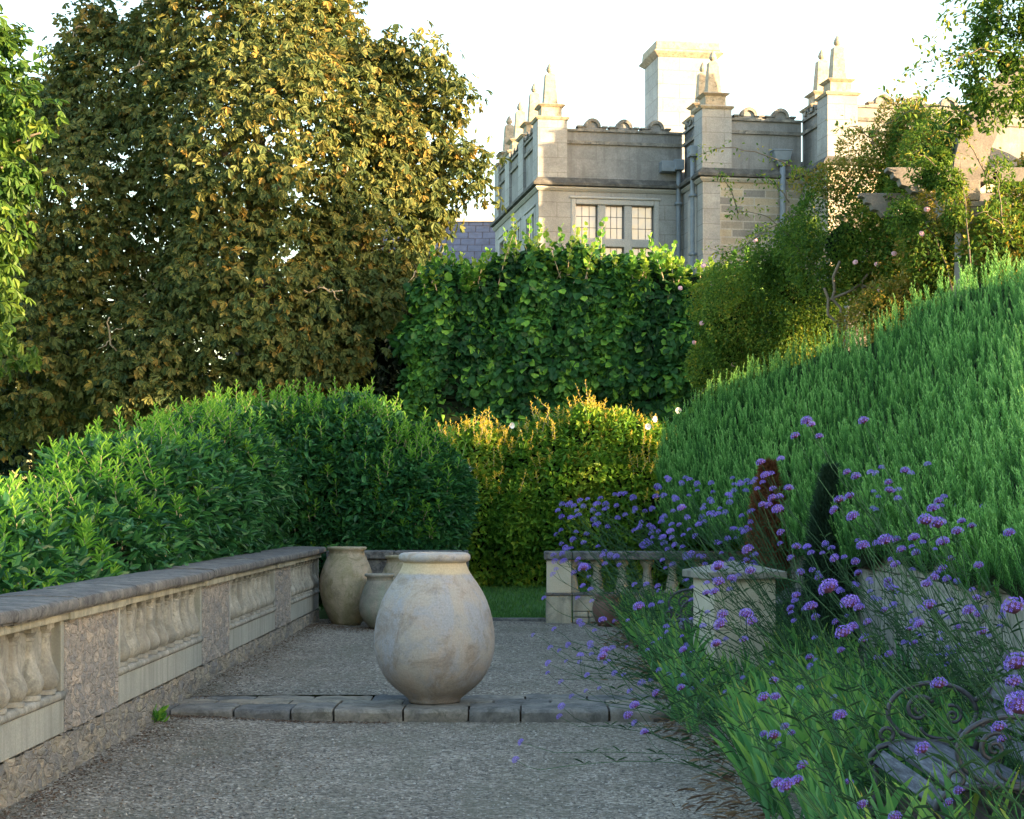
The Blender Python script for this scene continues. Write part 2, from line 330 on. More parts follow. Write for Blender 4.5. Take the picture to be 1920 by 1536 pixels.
def core(g,blobs,s=.72):  # near-black solids that fill the inside of the foliage
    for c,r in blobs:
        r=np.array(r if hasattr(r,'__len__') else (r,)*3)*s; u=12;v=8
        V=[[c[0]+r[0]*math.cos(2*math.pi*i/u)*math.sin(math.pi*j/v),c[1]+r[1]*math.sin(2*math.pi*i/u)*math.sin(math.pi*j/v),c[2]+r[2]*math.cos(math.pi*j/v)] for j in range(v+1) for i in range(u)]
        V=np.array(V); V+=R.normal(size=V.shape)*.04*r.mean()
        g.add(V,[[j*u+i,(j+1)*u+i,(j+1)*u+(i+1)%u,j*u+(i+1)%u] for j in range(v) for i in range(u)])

# ------------------------------------------------------------------ ground
def strip(name,xs,ys,zf,mat,label=None,kind='structure'):
    X,Y=np.meshgrid(xs,ys); V=np.c_[X.ravel(),Y.ravel(),zf(X,Y).ravel()]; a,b=len(xs),len(ys)
    Q=[[j*a+i,j*a+i+1,(j+1)*a+i+1,(j+1)*a+i] for j in range(b-1) for i in range(a-1)]
    g=Geo(); g.add(V,Q); o=g.build(name,mat,smooth=True); o['kind']=kind
    if label: o['label']=label
    return o
sm=lambda t:np.clip(t,0,1)**2*(3-2*np.clip(t,0,1))
def low(x,y): return -.105+.055*sm((-x-1.5)/1.35)+.012*np.sin(x*2.1+y)*np.sin(y*1.3)
strip('ground',np.linspace(-400,400,21),np.linspace(-200,900,21),lambda x,y:np.full(x.shape,-.6),M['lawn'])
strip('lower_gravel_path',np.linspace(-2.9,1.9,60),np.linspace(-2,14.6,110),low,M['gravel'])
up=lambda x,y:.004+.035*sm((-x-2.)/.9)*sm((y-15.5)/1.2)+.008*np.sin(x*1.7+y*1.1)
strip('upper_gravel_path',np.linspace(-2.9,1.9,40),np.linspace(15.44,25.3,70),lambda x,y:up(x,y)-.014*(y<15.6),M['gravel'])
strip('border_soil',np.linspace(1.0,3.4,30),np.linspace(-1,25.2,120),lambda x,y:-.05+.07*sm((x-1.2)/.8)+.03*np.sin(x*9+y*3)*np.sin(y*7)-.1*(y<14.4),M['soil'])
lawnz=lambda x,y:-.0+.28*sm((y-25.4)/5)
strip('lawn',np.linspace(-16,16,60),np.linspace(25.38,46,60),lawnz,M['lawn'])
strip('upper_terrace_ground',np.linspace(3.4,60,40),np.linspace(-5,60,60),lambda x,y:1.3+1.1*sm((x-3.4)/1.6),M['soil'])
g=Geo(); n=9000; x=R.uniform(-1.6,1.4,n); y=R.uniform(25.5,29.8,n); P=np.c_[x,y,lawnz(x,y)]
leaves(g,P,np.c_[R.normal(0,.3,n),R.normal(0,.3,n),np.ones(n)],rdir(n),R.uniform(.04,.09,n),.012,T_DI,R.rand(n))
tag(g.build('lawn_grass',M['grass']),'short green lawn grass seen through the gap between the low walls','grass',kind='stuff')
g=Geo(); n=24000; s=R.rand(n)**1.3; y=np.where(R.rand(n)<.6,R.uniform(6,14.3,n),R.uniform(15.5,25,n)); x=R.uniform(-2.85,1.3,n)
P=np.c_[x,y,np.where(y<14.6,low(x,y),up(x,y))]; sz=.004+.010*R.rand(n)**3
oc=np.array([[1,0,0],[0,1,0],[-1,0,0],[0,-1,0],[0,0,.8],[0,0,-.8]]); fc=np.array([[0,1,4],[1,2,4],[2,3,4],[3,0,4]])
V=P[:,None]+(oc[None]*R.uniform(.6,1.3,(n,6,1)))*sz[:,None,None]; g.add(V.reshape(-1,3),T=(fc[None]+np.arange(n)[:,None,None]*6).reshape(-1,3),tint=np.repeat(R.rand(n)**1.5,6))
tag(g.build('gravel_stones',M['stones']),'loose pale and grey stones lying on the gravel path','gravel',kind='stuff')
g=Geo(); n=5200; k=n//2
y=np.where(R.rand(n)<.5,R.uniform(8,14.4,n),R.uniform(15,25,n)); x=-2.84+np.abs(R.normal(0,.16,n)); a=slice(0,700)
x[a]=R.uniform(-2.8,-1.1,700); y[a]=14.3-np.abs(R.normal(0,.07,700)); b=slice(700,1700); x[b]=R.uniform(-2.85,-1.7,1000); y[b]=23.9-np.abs(R.normal(0,.5,1000))
b=slice(1700,2500); x[b]=-2.8+R.rand(800)*1.6; y[b]=R.uniform(8.5,13.5,800)
P=np.c_[x,y,np.where(y<14.5,low(x,y),up(x,y))+.006]
leaves(g,P,np.c_[R.normal(size=(n,2)),R.normal(0,.2,n)],np.c_[R.normal(0,.4,(n,2)),np.ones(n)],R.uniform(.01,.03,n),R.uniform(.006,.014,n),T_OV,R.rand(n)*.7)
tag(g.build('fallen_leaves',M['litter']),'brown leaf debris gathered along the wall foot and step','fallen leaves',kind='stuff')
g=Geo(); n=1300; y=R.uniform(8,24.5,n); x=1.27+R.normal(0,.12,n)+.12*np.sin(y*1.7); P=np.c_[x,y,np.full(n,.0)-.09*(y<14.6)+R.rand(n)*.06]
leaves(g,P,np.c_[-np.ones(n)+R.normal(0,.7,n),R.normal(0,.8,n),R.normal(0,.25,n)],np.c_[R.normal(0,.4,(n,2)),np.ones(n)],R.uniform(.03,.12,n),R.uniform(.004,.009,n),T_OV,.2+.8*R.rand(n))
tag(g.build('dry_iris_litter',M['litter']),'dry brown iris leaves lying along the edge of the flower border','leaf litter',kind='stuff')

# ------------------------------------------------------------------ left wall
XW=-2.87
w=thing('balustrade_wall',(XW,16,0),'long weathered stone parapet wall with blind balustrade panels and rubble piers','wall')
def wob(V,a,s=3.): V=np.asarray(V,float); return V+np.c_[lump(V,s),lump(V+7,s),lump(V+13,s)]*a
piers=[(6.0,7.97),(11.25,12.74),(16.02,17.49),(20.67,22.03)]; panels=[(7.97,11.25),(12.74,16.02),(17.49,20.67),(22.03,25.0)]
# coping stones with rounded nose
g=Geo(); prof=[(0,.955),(.07,.955),(.07,.968),(.092,.972),(.098,.985),(.098,1.022),(.088,1.036),(.06,1.043),(-.25,1.055),(-.48,1.04),(-.53,1.02),(-.55,.99),(-.53,.955),(-.4,.955)]
ys=[6.0,8.2,9.9,11.22,12.9,14.5,16.1,17.5,19.2,20.8,22.2,23.6,25.05]
for a,b in zip(ys[:-1],ys[1:]):
    m=8; yy=np.linspace(a+.006,b-.006,m); dz=R.uniform(-.006,.006); V=[]
    for q in yy:
        for (p,z) in prof: V.append([XW+p,q,z+dz])
    V=wob(V,.002,5); k=len(prof)
    g.add(V,[[i*k+j,i*k+(j+1)%k,(i+1)*k+(j+1)%k,(i+1)*k+j] for i in range(m-1) for j in range(k)],N=[list(range(k)),[ (m-1)*k+j for j in range(k)][::-1]])
g.build('coping',M['coping'],w,True).modifiers.new('es','EDGE_SPLIT').split_angle=rad(40)
g=Geo(); g.box(XW-.45,XW+.035,6,25.02,.90,.953)
for a,b in piers: g.box(XW-.02,XW+.05,a-.03,b+.03,.897,.951)
g.build('frieze',M['lime'],w,bevel=.008)
def rub(x0,x1,y0,y1,z0,z1,amp):   # rough rubble face
    g=Geo(); ny=max(2,int((y1-y0)/.045)); nz=max(2,int((z1-z0)/.045)); Y,Z=np.meshgrid(np.linspace(y0,y1,ny),np.linspace(z0,z1,nz))
    X=np.full(Y.shape,x1); e=((Y>y0+.01)&(Y<y1-.01)); X=X+R.normal(0,amp,Y.shape)*e; V=np.c_[X.ravel(),Y.ravel(),Z.ravel()]
    g.add(V,[[j*ny+i,j*ny+i+1,(j+1)*ny+i+1,(j+1)*ny+i] for j in range(nz-1) for i in range(ny-1)])
    g.box(x0,x1-.05,y0+.001,y1-.001,z0,z1); return g
for a,b in piers: rub(XW-.4,XW,a+.0,b-.0,.20,.897,.009).build('rubble_pier',M['rubble'],w,True)
rub(XW-.4,XW+.005,6,25,-.15,.197,.013).build('rubble_footing',M['rubblebase'],w,True)
bprof=[(.095,0),(.095,.025),(.08,.03),(.10,.05),(.112,.085),(.108,.12),(.085,.17),(.066,.22),(.058,.28),(.055,.345),(.06,.35),(.06,.365),(.05,.37),(.072,.40),(.072,.435)]
for a,b in panels:
    g=Geo(); g.box(XW-.38,XW-.062,a+.002,b-.002,.41,.898); g.build('panel_back',M['balus'],w)
    g=Geo(); g.box(XW-.38,XW-.002,a,b,.2,.405)
    g.box(XW-.115,XW-.001,a,a+.07,.46,.898); g.box(XW-.115,XW-.001,b-.07,b,.46,.898)
    g.build('plinth_panel',M['limeclean'],w,bevel=.006)
    g=Geo(); yy=np.linspace(a+.005,b-.005,24); g.tube(np.c_[np.full(24,XW-.015),yy,np.full(24,.433)],.03,10); g.box(XW-.12,XW-.01,a+.003,b-.003,.407,.46)
    g.build('base_rail',M['balus'],w,True)
    nb=9; 
    for i in range(nb):
        y=a+.07+(b-a-.14)*(i+.5)/nb; g=Geo(); g.lathe((XW-.082,y,.463),bprof,14)
        g.box(XW-.185,XW-.02,y-.085,y+.085,.862,.897); g.build('baluster',M['balus'],w,True).modifiers.new('es','EDGE_SPLIT').split_angle=rad(35)
# small weed at wall foot
g=Geo(); n=60; P=np.tile([XW+.03,13.95,-.03],(n,1))+R.normal(0,.03,(n,3))*[.6,1.3,1]
leaves(g,P,rdir(n)*[1,1,.4]+[.3,0,.8],rdir(n),R.uniform(.04,.12,n),.018,T_OV,R.rand(n)); tag(g.build('wall_weed',M['shoot']),'small green weed rooted where the wall meets the stone step','weed')

# back walls
def low_wall(name,x0,x1,Y,label,open_):
    t=thing(name,((x0+x1)/2,Y,0),label,'wall'); 
    g=Geo(); jx=list(np.arange(x0-.03,x1,.95))+[x1]
    if open_: jx=[x0-.03,x0+.36,x0+1.6,x1]
    for a,b in zip(jx[:-1],jx[1:]):
        if b-a>.05: g.box(a+.004,b-.004,Y-.06,Y+.38,.87+R.uniform(0,.005),.985)
    g.build('coping',M['coping'],t,bevel=.02)
    if open_:
        g=Geo(); g.box(x0+.01,x0+.345,Y,Y+.32,.42,.868); g.build('pier',M['pedestal'],t,bevel=.006)
        g=Geo(); g.box(x0-.005,x0+.355,Y-.03,Y+.33,.385,.418); g.box(x0+.36,x1,Y-.02,Y+.33,.385,.418);g.build('ledge',M['coping'],t,bevel=.01)
        g=Geo(); g.box(x0,x0+.35,Y-.01,Y+.32,-.1,.383); g.box(x0+.365,x1,Y,Y+.32,.17,.383); g.build('plinth',M['lime'],t,bevel=.008)
        rubg=Geo()
        xx=x0+.37
        for r_ in range(3):
            xx=x0+.37
            while xx<x1-.1:
                ww=R.uniform(.1,.26); rubg.box(xx,min(xx+ww,x1)-.008,Y+R.uniform(-.01,.01),Y+.3,-.07+r_*.08,-.07+r_*.08+.072); xx+=ww
        rubg.build('rubble_footing',M['lime'],t,bevel=.012)
        op=[(0,0),(.05,0)]
        pr=[(.105,0),(.105,.03),(.085,.045),(.09,.09),(.075,.16),(.06,.24),(.055,.30),(.06,.34),(.08,.37),(.10,.40),(.10,.446)]
        i=0; x=x0+.36
        while x<x1:
            g=Geo(); g.lathe((x,Y+.16,.42),pr,16); g.build('baluster',M['lime'],t,True).modifiers.new('es','EDGE_SPLIT').split_angle=rad(40); x+=.345
    else:
        g=Geo(); g.box(x0,x1,Y,Y+.32,-.1,.866); g.build('wall_body',M['coping'],t,bevel=.008)
    return t
low_wall('low_back_wall',XW+.1,-.82,25.25,'dark low stone wall behind the terracotta pots under the laurel','')
low_wall('open_balustrade',.26,3.2,24.8,'open stone balustrade with dark coping behind the purple flowers',True)
g=Geo(); g.box(-.9,.26,25.15,25.33,-.08,.05); tag(g.build('lawn_kerb',M['coping'],bevel=.01),'dark low stone kerb between the gravel and the lawn','kerb')

# ------------------------------------------------------------------ flagstone step
t=thing('stone_step',(-.8,14.9,0),'shallow step of rough grey flagstones crossing the gravel under the big jar','step')
def ux(px,Y): return (px-VX)*Y/F
r1=[283,327,443,550,629,758,878,976,1140,1262,1400,1470]; r2=[305,408,547,641,757,860,926,1032,1134,1250,1400,1460]; r3=[318,480,590,700,820,985,1100,1230,1330,1440]
def slab(x0,x1,y0,y1,z0,z1,q):
    g=Geo(); nx=max(3,int((x1-x0)/.05)); prof=[(y1,z0),(y1,z1-.01),(y1-.012,z1),(y0+.03,z1-.002),(y0+.012,z1-.012),(y0,z1-.03),(y0+.004,(z0+z1)/2),(y0+.02,z0)]
    V=[]; 
    for i in range(nx):
        f=i/(nx-1); x=x0+.009+(x1-x0-.018)*f; e=.012*(1 if i in(0,nx-1) else 0)
        o=R.normal(0,.004); 
        for (y,z) in prof: V.append([x+R.normal(0,.0015),(y+ (o if y<(y0+y1)/2 else -o))+(e if y<(y0+y1)/2 else -e)+q*(f-.5)*.02,z-e*.5*(z>z0)])
    k=len(prof); V=wob(V,.006,11)
    g.add(V,[[i*k+j,(i+1)*k+j,(i+1)*k+(j+1)%k,i*k+(j+1)%k] for i in range(nx-1) for j in range(k)],N=[list(range(k)),[(nx-1)*k+j for j in range(k)][::-1]])
    g.build('flagstone',M['slab'],t,True).modifiers.new('es','EDGE_SPLIT').split_angle=rad(38)
for rr,y0,y1,dz in ((r1,14.33,14.80,0),(r2,14.82,15.14,-.004),(r3,15.16,15.5,-.006)):
    for a,b in zip(rr[:-1],rr[1:]): slab(ux(a,y0+.2),ux(b,y0+.2),y0+R.uniform(-.012,.012),y1+R.uniform(-.008,.008),-.13,.0+dz+R.uniform(-.008,.006),R.uniform(-1,1))
g=Geo(); g.box(-2.86,1.9,14.42,15.6,-.2,-.03); g.build('step_bedding',M['soil'],t)

# ------------------------------------------------------------------ jars
def jar(loc,prof,mat,label,inner,grp=None,jit=.006):
    t=thing('terracotta_jar',loc,label,'jar',grp,local=True)
    # body outer, neck then rim as own part
    body,rim=prof
    g=Geo(); g.lathe((0,0,0),[(0,.004)]+body,64,jit); g.build('body',mat,t,True)
    g=Geo(); g.lathe((0,0,0),rim+inner,64,jit); g.build('rim',mat,t,True); return t
s=1/228.6
jb=[(47,1315.5),(48.5,1311),(51.5,1307),(63,1298),(76,1288),(88,1276),(97,1263),(104,1249),(110,1232),(113,1214),(113.5,1196),(112,1178),(109,1160),(104.5,1143),(98.5,1126),(90.5,1110),(80.5,1094),(70.5,1080),(63.5,1069),(59.8,1060),(58,1055)]
jb=[(a*s,(1315.7-b)*s) for a,b in jb]
rm=[(a*s,(1315.7-b)*s) for a,b in [(58,1055),(60,1053.5),(64.5,1051),(67,1046.5),(66.5,1041),(63,1037.5),(58,1036),(53,1037),(50,1040)]]
jar((ux(815,14.88),14.86,.0),(jb,rm),M['jar'],'large pale terracotta jar standing alone on the flagstone step',[(.22,1.1),(.26,1.0),(.2,.6),(0,.5)])
def potprof(h,rmax,rb,rr,belly=.55,n=18):
    P=[]
    for i in range(n+1):
        u=i/n; z=u*(h-.09)
        if u<belly: r=rb+(rmax-rb)*math.sin(u/belly*math.pi/2)**.9
        else: r=rr+(rmax-rr)*math.cos((u-belly)/(1-belly)*math.pi/2)**1.0
        P.append((r,z))
    rim=[(rr,h-.09),(rr,h-.05),(rr+.025,h-.035),(rr+.032,h-.015),(rr+.02,h),(rr-.01,h),(rr-.02,h-.02)]
    return P,rim
pp=potprof(1.05,.368,.18,.235,.56); jar((-2.42,24.35,.01),pp,M['jar2'],'tall mossy brown terracotta jar in the corner against the wall end',[(.2,.9),(.3,.6),(0,.5)])
pp=potprof(.715,.275,.12,.17,.42); jar((-1.93,23.8,.005),pp,M['jar3'],'small squat grey terracotta jar with brown rim between bigger jars',[(.14,.6),(.2,.4),(0,.3)])
pp=potprof(.94,.36,.18,.235,.5); jar((-1.66,24.55,.0),pp,M['jar2'],'yellowish terracotta jar half hidden behind the large pale jar',[(.2,.8),(.3,.6),(0,.5)])

# ------------------------------------------------------------------ pedestal, stone block, red pot
t=thing('stone_pedestal',(1.94,17.0,0),'square cream stone pedestal with grey pyramid cap among the irises','pedestal',rz=rad(13.5),local=True)
g=Geo(); 
for z0,z1 in ((-.1,.46),(.464,.932)): g.box(-.30,.30,-.30,.30,z0,z1)
g.build('shaft',M['pedestal'],t,bevel=.006)
g=Geo(); a=.383; g.add([[-a,-a,.934],[a,-a,.934],[a,a,.934],[-a,a,.934],[-a,-a,1.0],[a,-a,1.0],[a,a,1.0],[-a,a,1.0],[0,0,1.095]],[[0,3,2,1],[0,1,5,4],[1,2,6,5],[2,3,7,6],[3,0,4,7]],[[4,5,8],[5,6,8],[6,7,8],[7,4,8]])
g.build('cap',stonemat('cap_stone',[(.11,.105,.09),(.19,.18,.15),(.27,.255,.215)],4,.5,60),t,bevel=.008)
g=Geo(); Mx=Matrix.Translation((2.95,20.2,.3))@Matrix.Rotation(rad(25),4,'Z')@Matrix.Rotation(rad(-28),4,'Y'); g.box(-.25,.25,-.2,.2,-.3,.32,Mx)
tag(g.build('stone_block',M['coping'],bevel=.03),'dark tilted stone block right of the pedestal','stone block')
g=Geo(); g.lathe((1.09,24.2,0),[(0,0),(.13,0),(.17,.06),(.21,.16),(.22,.25),(.20,.33),(.17,.37),(.19,.39),(.19,.42),(.15,.42),(.14,.3),(0,.3)],28,.01)
tag(g.build('clay_pot',M['redpot'],smooth=True),'small reddish clay pot in front of the open balustrade','pot')

# ------------------------------------------------------------------ retaining wall
t=thing('retaining_wall',(3.35,14,0),'pale stone retaining wall behind the purple flowers on the right','wall')
g=Geo()
for k in range(4):
    y=7.
    while y<23.:
        L=R.uniform(.5,1.0); g.box(3.3+R.uniform(0,.008),3.6,y,min(y+L,23)-.008,-.2+k*.4,-.2+k*.4+.392); y+=L
g.build('stone_courses',M['balus'],t,bevel=.01)
g=Geo(); g.box(3.25,3.7,7,23,1.402,1.47); g.build('coping',M['coping'],t,bevel=.015)

# ------------------------------------------------------------------ benches
def bench(loc,label):
    t=thing('garden_bench',loc,label,'bench','iron and timber benches in the border',local=True)
    L=1.55
    def slats(ps,nm):
        g=Geo()
        for x,z,a,wd in ps:
            Mx=Matrix.Translation((x,0,z))@Matrix.Rotation(rad(a),4,'Y'); g.box(-wd/2,wd/2,-L+.02,-.02,-.014,.014,Mx)
        g.build(nm,M['wood'],t,bevel=.004)
    slats([(.03,.36,-52,.085),(.115,.425,-14,.085),(.21,.435,0,.085),(.305,.43,4,.085),(.40,.415,8,.085),(.49,.40,10,.07)],'seat')
    slats([(.57,.50,-72,.09),(.605,.61,-72,.09),(.64,.72,-72,.09),(.665,.815,-75,.07)],'backrest')
    def arc(cx,cz,rx,rz_,a0,a1,n=24): 
        a=np.radians(np.linspace(a0,a1,n)); return np.c_[cx+rx*np.cos(a),np.zeros(n),cz+rz_*np.sin(a)]
    for y in (0,-L):
        g=Geo(); o=np.array([0,y,0])
        seat=np.array([[-.02,0,.30],[-.015,0,.37],[.03,0,.415],[.12,0,.44],[.25,0,.445],[.4,0,.43],[.53,0,.40]]); g.tube(seat+o,.016,8)
        g.tube(np.array([[-.0,0,.33],[.02,0,.22],[.0,0,.1],[-.05,0,.02],[-.08,0,.0]])+o,[.02,.018,.016,.018,.022],8)
        g.tube(np.array([[.53,0,.40],[.55,0,.25],[.60,0,.1],[.68,0,.0]])+o,.018,8)
        g.tube(np.array([[.53,0,.38],[.57,0,.5],[.62,0,.68],[.68,0,.86],[.72,0,.92]])+o,.018,8)
        g.build('end_frame',M['iron'],t,True)
        g=Geo(); g.tube(arc(.31,.60,.235,.155,0,360,40)+o,.013,8)
        th=np.linspace(0,3.6*np.pi,50); rr=.085*np.exp(-.16*th)
        g.tube(np.c_[.24+rr*np.cos(th+.5),np.zeros(50),.61+rr*np.sin(th+.5)]+o,np.linspace(.013,.008,50),6)
        g.tube(np.c_[.42+.7*rr*np.cos(-th+2),np.zeros(50),.58+.7*rr*np.sin(-th+2)]+o,np.linspace(.011,.007,50),6)
        g.tube(arc(.36,.52,.11,.06,180,350,14)+o,.009,6); g.tube(arc(.31,.70,.13,.05,10,170,14)+o,.008,6)
        g.tube(np.array([[.53,0,.66],[.6,0,.70],[.64,0,.75]])+o,.014,8); g.tube(arc(.07,.48,.035,.035,-60,240,14)+o,.012,6)
        g.build('scroll_armrest',M['iron'],t,True)
    return t
b1=bench((1.84,9.62,-.09),'nearer weathered grey slatted bench with iron scroll arm at the right edge')
b2=dup(b1,(1.46,19.6,-.05),label='farther dark slatted bench half hidden by irises left of the stone pedestal')

# ------------------------------------------------------------------ mansion
th=rad(10); C0=(.285,44.,0)
H=thing('mansion',C0,'grey and cream stone mansion with obelisk pinnacles and scalloped parapet','mansion',rz=th,local=True)
def wallgrid(s0,s1,z0,z1,ops):
    ss=sorted({s0,s1,*[o[0] for o in ops],*[o[1] for o in ops]}); zs=sorted({z0,z1,*[o[2] for o in ops],*[o[3] for o in ops]}); out=[]
    for a,b in zip(ss[:-1],ss[1:]):
        for c,d in zip(zs[:-1],zs[1:]):
            if not any(o[0]<=a and b<=o[1] and o[2]<=c and d<=o[3] for o in ops): out.append((a,b,c,d))
    return out
U1,U2,U3,V2,V3=0.,3.60,6.04,-1.85,-3.71; UE=14.; VB=6.75; ZS=9.35; ZP=10.77
def bu(*a): return a
# lower walls
win=[(.90,2.90,6.6,9.0)]
g=Geo()
for a,b,c,d in wallgrid(U1,U2+.3,-.6,ZS,win): g.box(a,b,0,.35,c,d)
sw=[(.55,1.75,6.6,8.85),(2.65,3.85,6.6,8.85),(4.75,5.95,6.6,8.85)]
for a,b,c,d in wallgrid(.35,VB,-.6,ZS,sw): g.box(0,.35,a,b,c,d)
g.box(.35,UE,VB-.3,VB,-.6,ZS); g.box(.35,UE,.6,VB-.35,9.0,9.3)
g.build('wall',M['ashlar'],H)
g=Geo(); g.box(U2,U2+.35,V2+.4,0,-.6,ZS); g.box(U2+.0,U2+.42,V2,V2+.4,-.6,ZS,tint=.5); g.build('wall',M['ashlar'],H)
g=Geo(); g.box(U2+.422,U3+.3,V2+.01,V2+.35,-.6,ZS); g.box(U3,U3+.35,V3,V2,-.6,ZS); g.box(U3+.35,UE,V3,V3+.35,-.6,ZS); g.build('wall',M['coursed'],H)
# parapets: (axis, fixed, s0, s1)
runs=[('u',0.,U1,U2,3,(.72,None)),('u',V2,U2,U3,2,(.72,None)),('u',V3,U3,UE,7,(.72,None)),
      ('v',U1,0.,VB,0,None),('v',U2,V2,0.,0,None),('v',U3,V3,V2,0,None)]
def place(axis,fx,s0,s1,d0,d1,z0,z1,g,tint=None):  # d = depth inward from the face
    if axis=='u': g.box(s0,s1,fx+d0,fx+d1,z0,z1)
    else: g.box(fx+d0,fx+d1,s0,s1,z0,z1)
gp=Geo(); gm=Geo(); gc=Geo()
def merlon(axis,fx,s,g,gr,w=1.):
    r=.185*w; zb=ZP; out=[(-.44*w,zb-.02),(.44*w,zb-.02),(.44*w,zb+.03),(.35*w,zb+.03),(.35*w,zb+.09),(.24*w,zb+.09)]
    out+=[(r*math.cos(a),zb+.09+r*1.05*math.sin(a)) for a in np.linspace(0,math.pi,14)]+[(-.24*w,zb+.09),(-.35*w,zb+.09),(-.35*w,zb+.03),(-.44*w,zb+.03)]
    if axis=='u': Mx=Matrix.Translation((s,fx,0))
    else: Mx=Matrix.Translation((fx,s,0))@Matrix.Rotation(rad(90),4,'Z')
    sg=1 if axis=='u' else -1
    g.prism(out,min(.04*sg,.2*sg),max(.04*sg,.2*sg),Mx)
    ring=[(r*1.12*math.cos(a),zb+.09+r*1.17*math.sin(a)) for a in np.linspace(0,math.pi,14)]+[(r*.72*math.cos(a),zb+.09+r*.75*math.sin(a)) for a in np.linspace(math.pi,0,14)]
    n=14
    for i in range(n-1):
        q=[ring[i],ring[i+1],ring[2*n-2-i],ring[2*n-1-i]]; gr.prism(q,min(-.01*sg,.22*sg),max(-.01*sg,.22*sg),Mx)
    for k in (-1,1):
        gr.prism([(k*.24*w,zb+.085),(k*.38*w,zb+.085),(k*.38*w,zb+.125),(k*.24*w,zb+.125)],min(.0,.23*sg),max(.0,.23*sg),Mx)
for ax,fx,s0,s1,nm,_ in runs:
    place(ax,fx,s0+.05,s1,.05,.3,ZS+.1,ZP,gp)
    # coping & band
    place(ax,fx,s0+.06,s1,-.0,.34,ZP-.02,ZP+.035,gc); place(ax,fx,s0+.06,s1,.0,.06,10.44,10.52,gc)
    L=s1-s0; a0=s0+.72 if ax=='u' else s0+.7
    if ax=='u':
        pit=.795
        for i in range(nm): merlon(ax,fx,a0+.62+i*pit if nm!=2 else a0+.42+i*.78,gm,gc)
    else:
        s=a0+.3
        while s<s1-.35:
            merlon(ax,fx,s,gm,gc,.62); s+=.5
# re-entrant side runs get small merlons too
gp.build('parapet',M['parapet'],H); gm.build('scallops',M['parapet'],H); gc.build('parapet_coping',M['mould'],H)
# string course
g=Geo(); gs=Geo()
def course(ax,fx,s0,s1,e0,e1):
    prof=[(.30,ZS+.27),(-.03,ZS+.25),(-.15,ZS+.11),(-.15,ZS+.05),(.02,ZS+.03),(.30,ZS+.03)]
    V=[]
    for s,e in ((s0,e0),(s1,e1)):
        for d,z in prof:
            q=s+e*d if e else s
            V.append((q,fx+d,z) if ax=='u' else (fx+d,q,z))
    k=6; g.add(V,[[j,(j+1)%k,k+(j+1)%k,k+j] for j in range(k)],N=[list(range(k))[::-1],[k+j for j in range(k)]])
    V=[]; prof=[(.3,ZS+.028),(-.07,ZS+.028),(-.09,ZS-.01),(-.03,ZS-.07),(.3,ZS-.07)]
    for s,e in ((s0,e0),(s1,e1)):
        for d,z in prof:
            q=s+e*d if e else s; V.append((q,fx+d,z) if ax=='u' else (fx+d,q,z))
    k=5; gs.add(V,[[j,(j+1)%k,k+(j+1)%k,k+j] for j in range(k)],N=[list(range(k))[::-1],[k+j for j in range(k)]])
course('u',0.,0.,U2,1,0); course('v',0.,0.,VB,1,0); course('u',V2,U2,U3,1,0); course('v',U2,V2,0.,1,0); course('u',V3,U3,UE,1,0); course('v',U3,V3,V2,1,0)
g.build('string_course',stonemat('mossy_string_course',[(.045,.045,.043),(.085,.083,.078),(.16,.155,.14)],5,.5,40),H); gs.build('string_moulding',M['trim'],H)
# pinnacles on pilasters
def pinnacle(u,v,big=True,lowz=ZS+.1):
    g=Geo(); g.box(u,u+.72,v,v+.72,lowz,11.02); o=g.build('pilaster',M['ashlar'],H)
    cx,cy=u+.36,v+.36
    g=Geo(); g.frus(cx,cy,11.0,11.05,.78,.78,.86,.86); g.frus(cx,cy,11.05,11.09,.86,.86,.72,.72)
    g.box(cx-.25,cx+.25,cy-.25,cy+.25,11.08,11.34); g.frus(cx,cy,11.33,11.38,.54,.54,.68,.68); g.frus(cx,cy,11.38,11.42,.68,.68,.5,.5)
    g.frus(cx,cy,11.41,12.16,.34,.34,.235,.235); g.frus(cx,cy,12.16,12.2,.235,.235,.12,.12)
    g.lathe((cx,cy,12.18),[(.04,0),(.045,.03),(.08,.07),(.095,.11),(.075,.17),(.03,.25),(.0,.29)],12)
    g.build('pinnacle',M['pinn'],o)
for u,v in ((-.02,-.02),(U2-.02,V2-.02),(U3-.02,V3-.02)): pinnacle(u,v)
for v in (2.1,4.25,6.35-.3): pinnacle(-.02,v-.0)
pinnacle(U2+.05,-.55-.2); pinnacle(U3+.05,V2-.6)
